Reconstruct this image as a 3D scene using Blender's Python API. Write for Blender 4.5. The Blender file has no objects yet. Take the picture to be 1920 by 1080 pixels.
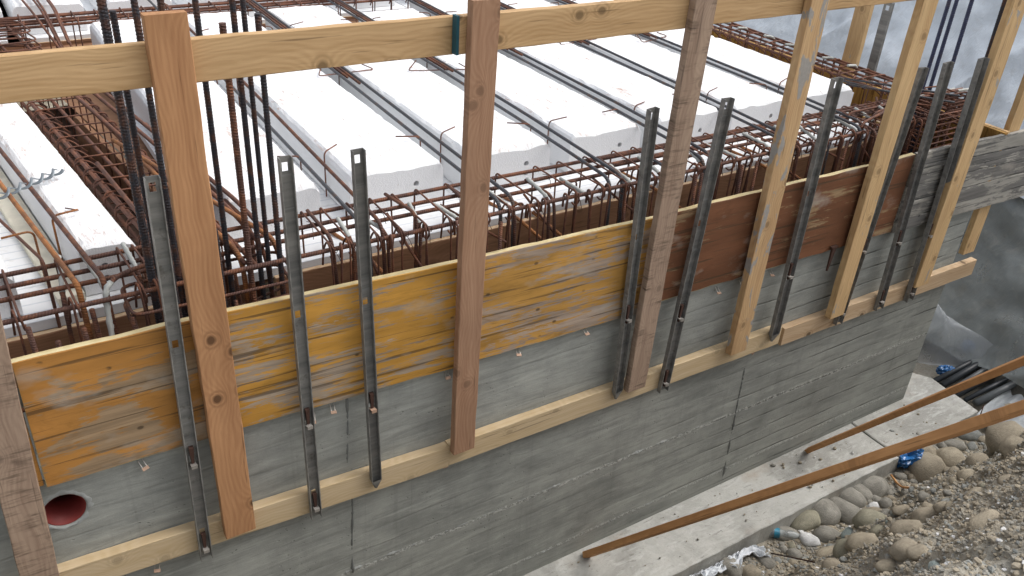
import bpy, bmesh, math, random
import numpy as np
from mathutils import Vector, Matrix, noise as mn
random.seed(7); np.random.seed(7)
C = bpy.context.scene.collection
sc = bpy.context.scene
PI = math.pi

# ------------------------------------------------------------------ camera, light, exposure
F = 1614.0
CAM = Vector((0, -2.5, 0))
def _n(v): return v.normalized()
_X = _n(Vector((2850, -775, F))); _Z = -_n(Vector((-180, 2700, F)))
_Z = _n(_Z - _X * _Z.dot(_X)); _Y = _Z.cross(_X); _Y = _X.cross(_Z) * -1 if _Y.z < 0 else _Y
# rows = world axes seen in camera space (x right, y down, z forward)
cd = bpy.data.cameras.new('camera'); cam = bpy.data.objects.new('camera', cd); C.objects.link(cam)
R = Matrix((_X, _Y, _Z))
right = R @ Vector((1, 0, 0)); down = R @ Vector((0, 1, 0)); fwd = R @ Vector((0, 0, 1))
M = Matrix((right, -down, -fwd)).transposed().to_4x4(); M.translation = CAM
cam.matrix_world = M
cd.sensor_width = 36; cd.lens = F / 1920 * 36; cd.clip_start = 0.05; cd.clip_end = 500
sc.camera = cam

SUN_EL, SUN_AZ = 56, -18          # azimuth measured from +X towards +Y
w = bpy.data.worlds.new("World"); sc.world = w; w.use_nodes = True
nt = w.node_tree; bg = nt.nodes['Background']
sky = nt.nodes.new('ShaderNodeTexSky'); sky.sky_type = 'NISHITA'; sky.sun_disc = False
sky.sun_elevation = math.radians(SUN_EL); sky.sun_rotation = math.radians(90 - SUN_AZ)
sky.dust_density = 4.0; sky.air_density = 1.0
hs = nt.nodes.new('ShaderNodeHueSaturation'); hs.inputs['Saturation'].default_value = 0.30
nt.links.new(sky.outputs[0], hs.inputs['Color']); nt.links.new(hs.outputs[0], bg.inputs['Color'])
bg.inputs['Strength'].default_value = 0.15
sd = bpy.data.lights.new('sun', 'SUN'); sd.energy = 0.6; sd.angle = math.radians(35); sd.color = (1, .97, .92)
so = bpy.data.objects.new('sun', sd); C.objects.link(so)
e, a = math.radians(SUN_EL), math.radians(SUN_AZ)
so.rotation_euler = Vector((math.cos(e) * math.cos(a), math.cos(e) * math.sin(a), math.sin(e))).to_track_quat('Z', 'Y').to_euler()
sc.view_settings.view_transform = 'Standard'; sc.view_settings.look = 'None'
sc.view_settings.gamma = 1; sc.view_settings.use_curve_mapping = False
sc.view_settings.exposure = 0.70
try:
    sc.cycles.use_denoising = True
except Exception: pass

# ------------------------------------------------------------------ pixel -> plane measurement helpers
def ray(px, py): return R @ Vector((px - 960, py - 540, F))
def onY(px, py, y):
    d = ray(px, py); return CAM + d * ((y - CAM.y) / d.y)
def onZ(px, py, z):
    d = ray(px, py); return CAM + d * ((z - CAM.z) / d.z)
def onX(px, py, x):
    d = ray(px, py); return CAM + d * ((x - CAM.x) / d.x)

# ------------------------------------------------------------------ materials
class NB:
    def __init__(s, name):
        s.m = bpy.data.materials.new(name); s.m.use_nodes = True; s.t = s.m.node_tree
        s.b = s.t.nodes['Principled BSDF']; s.out = s.t.nodes['Material Output']
        s.b.inputs['Specular IOR Level'].default_value = .3
    def n(s, ty, **k):
        o = s.t.nodes.new(ty)
        for a_, v in k.items():
            if a_.startswith('i_'):
                key = a_[2:]; key = int(key) if key.isdigit() else key
                s.put(o.inputs[key], v)
            else: setattr(o, a_, v)
        return o
    def put(s, sock, v):
        if hasattr(v, 'is_linked') or isinstance(v, bpy.types.NodeSocket): s.t.links.new(v, sock)
        else:
            if isinstance(v, tuple) and len(v) == 3 and sock.type == 'RGBA': v = v + (1,)
            sock.default_value = v
    def coord(s, kind='Object', rnd=True):
        tc = s.n('ShaderNodeTexCoord').outputs[kind]
        if not rnd: return tc
        oi = s.n('ShaderNodeObjectInfo').outputs['Random']
        k = s.n('ShaderNodeMath', operation='MULTIPLY', i_0=oi, i_1=73.0).outputs[0]
        v = s.n('ShaderNodeCombineXYZ', i_0=k, i_1=k, i_2=k).outputs[0]
        return s.n('ShaderNodeVectorMath', operation='ADD', i_0=tc, i_1=v).outputs[0]
    def map(s, v, sc_, loc=(0, 0, 0), rot=(0, 0, 0)):
        return s.n('ShaderNodeMapping', i_Vector=v, i_Scale=sc_, i_Location=loc, i_Rotation=rot).outputs[0]
    def noise(s, v, scale=5, detail=4, rough=.55, dist=0.):
        return s.n('ShaderNodeTexNoise', i_Vector=v, i_Scale=scale, i_Detail=detail, i_Roughness=rough, i_Distortion=dist).outputs['Fac']
    def ramp(s, f, *stops):
        r = s.n('ShaderNodeValToRGB', i_Fac=f); el = r.color_ramp.elements
        while len(el) < len(stops): el.new(.5)
        for e_, (p, c) in zip(el, stops):
            e_.position = p; e_.color = (c, c, c, 1) if isinstance(c, (int, float)) else tuple(c) + (1,)
        return r.outputs['Color']
    def mix(s, f, a_, b_, mode='MIX'):
        r = s.n('ShaderNodeMix', data_type='RGBA', blend_type=mode)
        s.put(r.inputs[0], f); s.put(r.inputs[6], a_); s.put(r.inputs[7], b_); return r.outputs[2]
    def math(s, op, a_, b_=0., c_=None, clamp=False):
        r = s.n('ShaderNodeMath', operation=op, use_clamp=clamp); s.put(r.inputs[0], a_); s.put(r.inputs[1], b_)
        if c_ is not None: s.put(r.inputs[2], c_)
        return r.outputs[0]
    def bump(s, h, strength=.3, dist=.01, prev=None):
        b = s.n('ShaderNodeBump', i_Height=h, i_Strength=strength, i_Distance=dist)
        if prev is not None: s.put(b.inputs['Normal'], prev)
        return b.outputs[0]
    def fin(s, col, rough=.8, nrm=None, metal=0.):
        s.put(s.b.inputs['Base Color'], col); s.put(s.b.inputs['Roughness'], rough); s.put(s.b.inputs['Metallic'], metal)
        if nrm is not None: s.put(s.b.inputs['Normal'], nrm)
        return s.m

def wood(name, light, dark, knots=.5, smear=0., saw=0., rough=.75, dirt=.25):
    b = NB(name); v = b.coord()
    warp = b.noise(b.map(v, (1.2, 5, 5)), 2.2, 2)
    wv = b.n('ShaderNodeVectorMath', operation='ADD', i_0=v, i_1=b.n('ShaderNodeCombineXYZ', i_1=b.math('MULTIPLY', warp, .05), i_2=b.math('MULTIPLY', warp, .05)).outputs[0]).outputs[0]
    # knots
    kv = b.map(wv, (4.2, 5.2, 0.0))
    vo = b.n('ShaderNodeTexVoronoi', voronoi_dimensions='2D', i_Vector=kv, i_Scale=1.0, i_Randomness=1.0)
    vd = vo.outputs['Distance']
    rings = b.math('SINE', b.math('ADD', b.math('MULTIPLY', b.n('ShaderNodeSeparateXYZ', i_0=wv).outputs[1], 420.), b.math('MULTIPLY', b.math('DIVIDE', 1.0, b.math('ADD', vd, .12)), 7.0)))
    rings = b.math('MULTIPLY_ADD', rings, .5, .5)
    broad = b.noise(b.map(wv, (1.0, 22, 22)), 1.0, 4, .6)
    fine = b.noise(b.map(wv, (3.5, 105, 105)), 1.0, 4, .7)
    f = b.math('ADD', b.math('MULTIPLY', rings, .12), b.math('ADD', b.math('MULTIPLY', broad, .75), b.math('MULTIPLY', fine, .5)))
    col = b.mix(b.ramp(f, (.48, 0.), (.88, 1.)), light, dark)
    big = b.noise(b.map(v, (1.5, 4, 4)), 1.3, 3)
    col = b.mix(b.ramp(big, (.4, 0.), (.7, dirt)), col, tuple(c * .55 for c in dark))
    km = b.ramp(vd, (.055, 1.), (.1, 0.))
    col = b.mix(b.math('MULTIPLY', km, knots), col, tuple(c * .35 for c in dark))
    kr = b.ramp(vd, (.1, 0.), (.13, .55), (.17, 0.))
    col = b.mix(b.math('MULTIPLY', kr, knots), col, tuple(c * .6 for c in dark))
    # small specks and cracks
    cr = b.ramp(b.noise(b.map(v, (3, 70, 70)), 1.0, 3, .5), (.66, 0.), (.71, .9))
    col = b.mix(b.math('MULTIPLY', cr, .6), col, tuple(c * .25 for c in dark))
    h = b.math('ADD', fine, b.math('MULTIPLY', rings, .3))
    if saw:
        sn = b.noise(b.map(v, (75, 7, 7)), 1.0, 3, .7)
        sp = b.ramp(b.noise(b.map(v, (14, 9, 9)), 1., 3), (.45, 0.), (.6, 1.))
        sm_ = b.math('MULTIPLY', b.ramp(sn, (.45, 0.), (.7, 1.)), b.math('MULTIPLY', sp, saw))
        col = b.mix(sm_, col, tuple(c * .4 for c in dark)); h = b.math('ADD', h, sn)
    rg = .75
    if smear:
        sn = b.noise(b.map(v, (3.2, 9, 9)), 1.6, 5, .6, .5)
        sm_ = b.ramp(sn, (.60 - smear * .14, 0.), (.62 - smear * .14, .92))
        col = b.mix(sm_, col, b.mix(b.noise(v, 60, 3), (.24, .235, .22), (.36, .35, .33)))
        h = b.math('ADD', h, sm_)
    return b.fin(col, rough, b.bump(h, .35, .0015))

def board_paint(name, paint, bare, wear, dark=(.07, .045, .025), gloss=.5, side=0., st=.55):
    """shuttering board: coloured film worn away along the grain"""
    b = NB(name); v = b.coord()
    fine = b.noise(b.map(v, (3, 95, 95)), 1., 5, .7)
    streak = b.noise(b.map(v, (4.5, 38, 38)), 1., 8, .76, .35)
    blotch = b.noise(b.map(v, (1.6, 3.2, 3.2)), 1.4, 4, .6, .4)
    scr = b.noise(b.map(v, (7, 150, 150)), 1., 4, .7)
    m_ = b.math('ADD', b.math('ADD', b.math('MULTIPLY', streak, st), b.math('MULTIPLY', blotch, 1.0 - st)), b.math('MULTIPLY', scr, .16))
    if side:
        m_ = b.math('ADD', m_, b.math('MULTIPLY', b.n('ShaderNodeSeparateXYZ', i_0=b.n('ShaderNodeTexCoord').outputs['Object']).outputs[0], side))
    f = b.ramp(m_, (.665 - wear * .2, 0.), (.685 - wear * .2, 1.))
    pcol = b.mix(b.ramp(b.noise(b.map(v, (2, 8, 8)), 1.2, 4), (.35, 0.), (.65, 1.)), paint, tuple(c * .68 for c in paint))
    bcol = b.mix(b.ramp(b.noise(b.map(v, (2, 40, 40)), 1., 4), (.35, 0.), (.65, 1.)), bare, tuple(c * .62 for c in bare))
    col = b.mix(f, pcol, bcol)
    col = b.mix(b.ramp(fine, (.55, 0.), (.75, .55)), col, dark)
    crack = b.ramp(b.noise(b.map(v, (1.4, 60, 60)), 1., 3, .45), (.60, 0.), (.65, .9))
    col = b.mix(b.math('MULTIPLY', crack, .75), col, dark)
    dots = b.n('ShaderNodeTexVoronoi', i_Vector=b.map(v, (9, 14, 14)), i_Scale=1.).outputs['Distance']
    dm = b.math('MULTIPLY', b.ramp(dots, (.07, 1.), (.12, 0.)), b.ramp(b.noise(v, 6, 2), (.5, 0.), (.55, .8)))
    col = b.mix(dm, col, dark)
    stain = b.ramp(b.noise(b.map(v, (2.0, 7, 7)), 1.5, 5, .7, .6), (.55, 0.), (.70, .6))
    col = b.mix(stain, col, tuple(c * .42 for c in paint))
    film = b.ramp(b.noise(b.map(v, (2.4, 4.5, 4.5)), 1.7, 4, .6), (.58, 0.), (.72, .5))
    col = b.mix(film, col, (.42, .38, .32))
    rough = b.mix(f, (gloss,) * 3, (.85,) * 3)
    return b.fin(col, rough, b.bump(b.math('ADD', b.math('ADD', fine, b.math('MULTIPLY', crack, -1.)), b.math('MULTIPLY', streak, .6)), .4, .0015))

def plain(name, col, rough=.6, metal=0., var=.25, scale=12., bump=.15):
    b = NB(name); v = b.coord()
    nn = b.noise(v, scale, 4)
    c = b.mix(b.ramp(nn, (.35, 0.), (.7, 1.)), col, tuple(x * (1 - var) for x in col))
    return b.fin(c, rough, b.bump(nn, bump, .003), metal)

def rebar(name, base, rust, amt=.5, rough=.7, ribs=1.):
    b = NB(name); v = b.coord(rnd=False)
    uv = b.n('ShaderNodeTexCoord').outputs['UV']; s = b.n('ShaderNodeSeparateXYZ', i_0=uv)
    ph = b.math('ADD', b.math('MULTIPLY', s.outputs[0], 2 * PI / .0095), b.math('MULTIPLY', s.outputs[1], 2 * PI * 2))
    h = b.math('POWER', b.math('MULTIPLY_ADD', b.math('SINE', ph), .5, .5), 2.)
    nn = b.noise(v, 14, 4, .65)
    col = b.mix(b.ramp(nn, (.62 - amt * .3, 0.), (.72 - amt * .3, 1.)), base, rust)
    col = b.mix(b.ramp(b.noise(v, 60, 3), (.4, 0.), (.75, .6)), col, tuple(c * .5 for c in rust))
    col = b.mix(b.math('MULTIPLY', h, .25 * ribs), tuple_or(col), tuple(min(1, c * 1.8) for c in base))
    return b.fin(col, rough, b.bump(h, .8 * ribs, .0018), .25)
def tuple_or(x): return x

def concrete(name, light, dark, rnd=True, streak=0., boards=False, speck=.5):
    b = NB(name); v = b.coord(rnd=rnd)
    big = b.noise(v, 1.6, 5, .6)
    med = b.noise(v, 9, 5, .65)
    col = b.mix(b.ramp(b.math('ADD', b.math('MULTIPLY', big, .6), b.math('MULTIPLY', med, .4)), (.38, 0.), (.60, 1.)), dark, light)
    h = b.math('MULTIPLY', med, .5)
    if streak:
        st = b.noise(b.map(v, (2.6, 2.6, 22)), 1., 7, .7, .6)
        col = b.mix(b.ramp(st, (.34, .5 * streak), (.50, 0.)), col, tuple(c * .66 for c in dark))
        col = b.mix(b.ramp(st, (.54, 0.), (.70, .5 * streak)), col, tuple(min(1, c * 1.4) for c in light))
        st2 = b.noise(b.map(v, (9, 9, 120)), 1., 4, .65, .3)
        col = b.mix(b.ramp(st2, (.60, 0.), (.74, .5)), col, tuple(c * .5 for c in dark))
        h = b.math('ADD', h, b.math('ADD', b.math('MULTIPLY', st, 1.), b.math('MULTIPLY', st2, -.4)))
        dr = b.noise(b.map(v, (24, 24, .8)), 1., 4, .6)
        col = b.mix(b.ramp(dr, (.58, 0.), (.72, .35)), col, tuple(c * .7 for c in dark))
    pits = b.n('ShaderNodeTexVoronoi', i_Vector=b.map(v, (1, 1, 1.6)), i_Scale=26.).outputs['Distance']
    pm = b.math('MULTIPLY', b.ramp(pits, (.08, 1.), (.15, 0.)), b.ramp(b.noise(v, 5, 3), (.5, 0.), (.62, 1.)))
    col = b.mix(b.math('MULTIPLY', pm, speck), col, tuple(c * .3 for c in dark)); h = b.math('SUBTRACT', h, pm)
    if boards:
        pt = b.noise(b.map(v, (.9, 1, 2.0)), 1.7, 5, .62, .8)
        col = b.mix(b.ramp(pt, (.48, 0.), (.64, .35)), col, tuple(c * 1.18 for c in light))
        col = b.mix(b.ramp(b.noise(b.map(v, (1.3, 1, 3.5)), 1.3, 5, .7, .6), (.54, 0.), (.68, .3)), col, tuple(c * .75 for c in dark))
        xyz = b.n('ShaderNodeSeparateXYZ', i_0=b.n('ShaderNodeTexCoord').outputs['Object'])
        X, Z = xyz.outputs[0], xyz.outputs[2]
        wob = b.math('MULTIPLY', b.noise(b.map(v, (3, 3, 3)), 1., 4), .03)
        zz = b.math('ADD', Z, wob)
        fr = b.math('FRACT', b.math('DIVIDE', zz, .105))
        line = b.ramp(b.math('ABSOLUTE', b.math('SUBTRACT', fr, .5)), (.43, 0.), (.485, 1.))
        gate = b.ramp(X, (0., .12), (1., 1.)); gate = b.ramp(b.math('DIVIDE', b.math('SUBTRACT', X, 2.6), 1.0, clamp=True), (0., .22), (1., 1.))
        brk = b.ramp(b.noise(b.map(v, (2.5, 2.5, 12)), 1., 3), (.42, .1), (.58, 1.))
        lm = b.math('MULTIPLY', b.math('MULTIPLY', line, gate), brk)
        col = b.mix(b.math('MULTIPLY', lm, .85), col, tuple(c * .35 for c in dark)); h = b.math('SUBTRACT', h, b.math('MULTIPLY', lm, 1.6))
        # alternating tone from board to board
        bi = b.n('ShaderNodeTexWhiteNoise', noise_dimensions='1D', i_W=b.math('FLOOR', b.math('DIVIDE', zz, .105))).outputs['Value']
        col = b.mix(b.math('MULTIPLY', b.math('MULTIPLY', bi, gate), .22), col, tuple(c * .55 for c in dark))
        # lime crust that ran out of the shutter joints
        crn = b.noise(v, 38, 4, .7)
        for z0, wd, st_ in ((-3.055, .016, .95), (-3.50, .014, .8), (-2.06, .01, .3)):
            d = b.math('ABSOLUTE', b.math('SUBTRACT', zz, z0 + .015))
            band = b.math('MULTIPLY', b.ramp(b.math('DIVIDE', d, wd), (.2, 1.), (1., 0.)), b.ramp(crn, (.47, 0.), (.56, 1.)))
            col = b.mix(b.math('MULTIPLY', band, st_), col, (.5, .5, .47)); h = b.math('ADD', h, band)
        # darker towards the foot
        foot_dark = b.ramp(b.math('ADD', b.math('MULTIPLY', b.math('ADD', Z, 3.62), 3.), b.math('MULTIPLY', b.noise(v, 3, 3), .4)), (.3, .3), (.75, 0.))
        col = b.mix(foot_dark, col, tuple(c * .6 for c in dark))
    g = b.noise(v, 160, 2)
    h = b.math('ADD', h, b.math('MULTIPLY', g, .12))
    return b.fin(col, .8, b.bump(h, .6, .004))

def foam(name):
    b = NB(name); v = b.coord()
    cell = b.n('ShaderNodeTexVoronoi', i_Vector=v, i_Scale=170.).outputs['Distance']
    nz = b.n('ShaderNodeSeparateXYZ', i_0=b.n('ShaderNodeNewGeometry').outputs['Normal']).outputs[2]
    top = b.ramp(nz, (.5, 0.), (.75, 1.))
    sc_ = b.noise(b.map(v, (26, 5, 5), rot=(0, 0, .5)), 1.4, 6, .75, 1.2)
    pk = b.math('MULTIPLY', b.ramp(sc_, (.52, 0.), (.66, 1.)), b.ramp(b.noise(v, 2.2, 3), (.40, 0.), (.58, 1.)))
    col = b.mix(b.math('MULTIPLY', b.math('MULTIPLY', pk, top), .9), (.80, .81, .82), (.40, .26, .20))
    scr = b.ramp(b.noise(b.map(v, (70, 8, 8), rot=(0, 0, -.6)), 1., 4, .7, 2.), (.62, 0.), (.70, .85))
    col = b.mix(b.math('MULTIPLY', scr, top), col, (.30, .23, .18))
    sp = b.ramp(b.noise(v, 55, 2), (.70, 0.), (.76, .5))
    col = b.mix(sp, col, (.5, .48, .44))
    return b.fin(col, .9, b.bump(b.math('ADD', cell, b.math('MULTIPLY', b.noise(v, 30, 4), 1.2)), .35, .003))

MT = {}
MT['rail'] = wood('rail_wood', (.60, .40, .21), (.42, .26, .12), .8, rough=.65, dirt=.12)
MT['post_a'] = wood('fir_wood_orange', (.52, .28, .135), (.36, .175, .08), 1., dirt=.3)
MT['post_r'] = wood('fir_wood_reddish', (.44, .265, .165), (.31, .17, .10), .5, dirt=.3)
MT['post_w'] = wood('fir_wood_grey_sawn', (.42, .305, .22), (.28, .19, .135), .4, saw=1.)
MT['post_s'] = wood('fir_wood_with_mortar', (.60, .41, .22), (.42, .25, .12), .6, smear=.25)
MT['post_l'] = wood('fir_wood_pale', (.66, .46, .24), (.48, .30, .14), .6, smear=-.35)
MT['ledger'] = wood('pine_wood_new', (0.620, 0.490, 0.320), (0.500, 0.370, 0.210), .35, rough=.7, dirt=.1)
MT['ledger_k'] = wood('pine_wood_knotty', (.62, .47, .31), (.46, .31, .18), 1.)
MT['brace'] = wood('brace_wood', (.62, .33, .14), (.44, .215, .085), .3)
MT['inner'] = wood('beam_form_wood', (0.347, 0.189, 0.110), (0.231, 0.121, 0.063), .5, dirt=.5)
MT['inner_dirty_shaded'] = wood('beam_form_dirty_shaded', (.15, .09, .06), (.09, .055, .04), .4)  # dirty form wood, with the deep crowded trough's shade painted into the colour
MT['endin'] = wood('end_form_wood', (.52, .32, .08), (.30, .15, .04), .6, dirt=.4)
MT['ply_edge'] = wood('ply_edge', (.66, .57, .33), (.46, .35, .17), .1)
MT['pan_a'] = board_paint('film_ochre', (.50, .235, .06), (.38, .26, .15), .36, gloss=.38, st=.3)
MT['pan_b'] = board_paint('film_yellow', (.60, .31, .06), (.42, .33, .24), .40, gloss=.5)
MT['pan_c'] = board_paint('film_yellow_worn', (.54, .29, .07), (.43, .33, .25), .50, gloss=.6)
MT['pan_d'] = board_paint('film_red_brown', (.20, .085, .042), (.36, .24, .13), .16, gloss=.55)
MT['pan_e'] = board_paint('board_grey', (.38, .36, .315), (.20, .19, .175), .5, dark=(.04, .04, .04), gloss=.8)
MT['blue_end'] = plain('blue_end_paint', (.02, .10, .13), .5)
MT['rust'] = rebar('steel_rust', (.12, .06, .045), (.20, .085, .05), .5, ribs=.35)
MT['rust_rib'] = rebar('steel_rust_ribbed', (.10, .055, .045), (.21, .09, .05), .5)
MT['rust_or'] = rebar('steel_rust_orange', (.22, .10, .05), (.38, .16, .055), .6)
MT['steel'] = rebar('steel_dark_ribbed', (.075, .08, .09), (.12, .075, .055), .25, .5)
MT['steel_col'] = rebar('steel_column', (.035, .037, .045), (.10, .05, .035), .38, .5, ribs=.5)
MT['steel_blue'] = rebar('steel_blue', (.055, .065, .12), (.08, .07, .09), .2, .5)
MT['slurry'] = concrete('slurry_crust', (.50, .51, .48), (.34, .35, .33), speck=.3)
MT['galv'] = plain('galvanised', (.22, .25, .27), .4, .3, .3, 30)
MT['wall'] = concrete('wall_concrete', (.365, .372, .338), (.235, .243, .224), rnd=False, streak=1., boards=True)
MT['footing'] = concrete('footing_concrete', (.52, .52, .49), (.35, .345, .32), rnd=False, speck=.8)
MT['foam'] = foam('foam')
MT['cream'] = plain('cream_foam', (.72, .68, .56), .85)
MT['red_pipe'] = plain('red_pipe', (.20, .03, .025), .55)
MT['orange'] = plain('orange_clip', (.46, .30, .21), .6)
MT['tie'] = plain('tie_steel', (.45, .42, .38), .45, .5)
MT['dark_rust'] = plain('dark_rust', (.07, .035, .025), .8)
MT['dark_hole'] = plain('dark_hole', (.02, .02, .02), .9)
def steel_channel(k=1.):
    b = NB('channel_steel'); v = b.coord()
    n1 = b.noise(b.map(v, (1.5, 20, 20)), 1.3, 5, .65); n2 = b.noise(v, 25, 4, .7)
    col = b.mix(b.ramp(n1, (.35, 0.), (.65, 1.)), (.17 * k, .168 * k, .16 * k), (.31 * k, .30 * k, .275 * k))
    col = b.mix(b.ramp(n2, (.58, 0.), (.72, .7)), col, (.10, .085, .07))
    col = b.mix(b.ramp(b.noise(b.map(v, (3, 60, 60)), 1, 3), (.62, 0.), (.7, .6)), col, (.33 * k, .34 * k, .33 * k))
    return b.fin(col, .5, b.bump(n2, .25, .001), .2)
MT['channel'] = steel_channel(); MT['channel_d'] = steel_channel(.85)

# ------------------------------------------------------------------ object helpers
def link(name, me, mats, parent=None, mw=None):
    o = bpy.data.objects.new(name, me); C.objects.link(o)
    for m_ in (mats if isinstance(mats, (list, tuple)) else [mats]):
        if m_ is not None: me.materials.append(m_)
    if parent is not None: o.parent = parent
    if mw is not None:
        if parent is not None:
            o.matrix_parent_inverse = parent.matrix_world.inverted(); o.matrix_basis = mw
        else: o.matrix_world = mw
    return o
def tag(o, label, cat, group=None):
    o['label'] = label; o['category'] = cat
    if group: o['group'] = group
    return o
def struct(o): o['kind'] = 'structure'; return o
def empty(name, loc, label=None, cat=None, group=None):
    o = bpy.data.objects.new(name, None); C.objects.link(o); o.empty_display_size = .05
    o.matrix_world = Matrix.Translation(Vector(loc)); o.location = Vector(loc)
    if label: tag(o, label, cat, group)
    return o
def mesh(name, V, Fs, mi=None, smooth=False, uv=None):
    me = bpy.data.meshes.new(name); me.from_pydata([tuple(v) for v in V], [], Fs)
    if mi is not None: me.polygons.foreach_set('material_index', mi)
    if smooth: me.polygons.foreach_set('use_smooth', [True] * len(Fs))
    if uv is not None:
        l = me.uv_layers.new(name='UV'); l.data.foreach_set('uv', np.asarray(uv, dtype=np.float32).ravel())
    me.validate(); me.update(); return me
class BX:
    def __init__(s): s.V = []; s.F = []; s.M = []
    def box(s, x0, x1, y0, y1, z0, z1, m=0):
        b = len(s.V)
        s.V += [(x, y, z) for z in (z0, z1) for y in (y0, y1) for x in (x0, x1)]
        s.F += [tuple(b + i for i in f) for f in ((0, 2, 3, 1), (4, 5, 7, 6), (0, 1, 5, 4), (2, 6, 7, 3), (0, 4, 6, 2), (1, 3, 7, 5))]
        s.M += [m] * 6
    def obj(s, name, mats, parent=None, mw=None): return link(name, mesh(name, s.V, s.F, s.M), mats, parent, mw)

def plank_mesh(name, L, W, T, rough=.0015, seg=None, edge=None, ends=True, bevel=.0025, seed=0):
    """board along local X; Y = width, Z = thickness (0..T, +Z is the face). Edges worn and slightly uneven."""
    rnd = random.Random(seed); n = seg or max(4, int(L / .07))
    prof = [(-W / 2, bevel), (-W / 2 + bevel, 0), (W / 2 - bevel, 0), (W / 2, bevel), (W / 2, T - bevel), (W / 2 - bevel, T), (-W / 2 + bevel, T), (-W / 2, T - bevel)]
    V, Fs, mi = [], [], []
    o1, o2 = rnd.random() * 90, rnd.random() * 90
    for i in range(n + 1):
        x = L * i / n
        for k, (y, z) in enumerate(prof):
            j = rough * (mn.noise(Vector((x * 9, o1 + k * .15, 0))) * 1.6 + mn.noise(Vector((x * 40, o2 + k, 0))) * .8)
            ex = 0
            if ends and i in (0, n): ex = rough * 1.5 * mn.noise(Vector((k * 3.1, o1, i)))
            V.append((x + ex, y + (j if abs(y) > W / 2 - .01 else 0) * (1 if y > 0 else -1), z))
    P = len(prof)
    for i in range(n):
        for k in range(P):
            a_, b_ = i * P + k, i * P + (k + 1) % P
            Fs.append((a_, a_ + P, b_ + P, b_)); mi.append(1 if (edge and k in (3, 7)) or (edge and k in (2, 6)) else 0)
    Fs.append(tuple(range(P))); mi.append(1 if edge else 0)
    Fs.append(tuple(n * P + k for k in range(P - 1, -1, -1))); mi.append(1 if edge else 0)
    return mesh(name, V, Fs, mi)
def frame_from(p0, p1, face):
    """matrix with X from p0 to p1 and Z as near to `face` as possible"""
    x = (p1 - p0).normalized(); z = (face - x * face.dot(x)).normalized(); y = z.cross(x)
    m = Matrix((x, y, z)).transposed().to_4x4(); m.translation = p0; return m
_sd = [0]
def plank(name, p0, p1, W, T, mats, face=Vector((0, -1, 0)), parent=None, **k):
    """p0,p1: ends of the centre line on the BACK face of the board"""
    _sd[0] += 1; p0, p1 = Vector(p0), Vector(p1)
    me = plank_mesh(name, (p1 - p0).length, W, T, seed=_sd[0], edge=isinstance(mats, (list, tuple)), **k)
    return link(name, me, mats, parent, frame_from(p0, p1, face))

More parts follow.
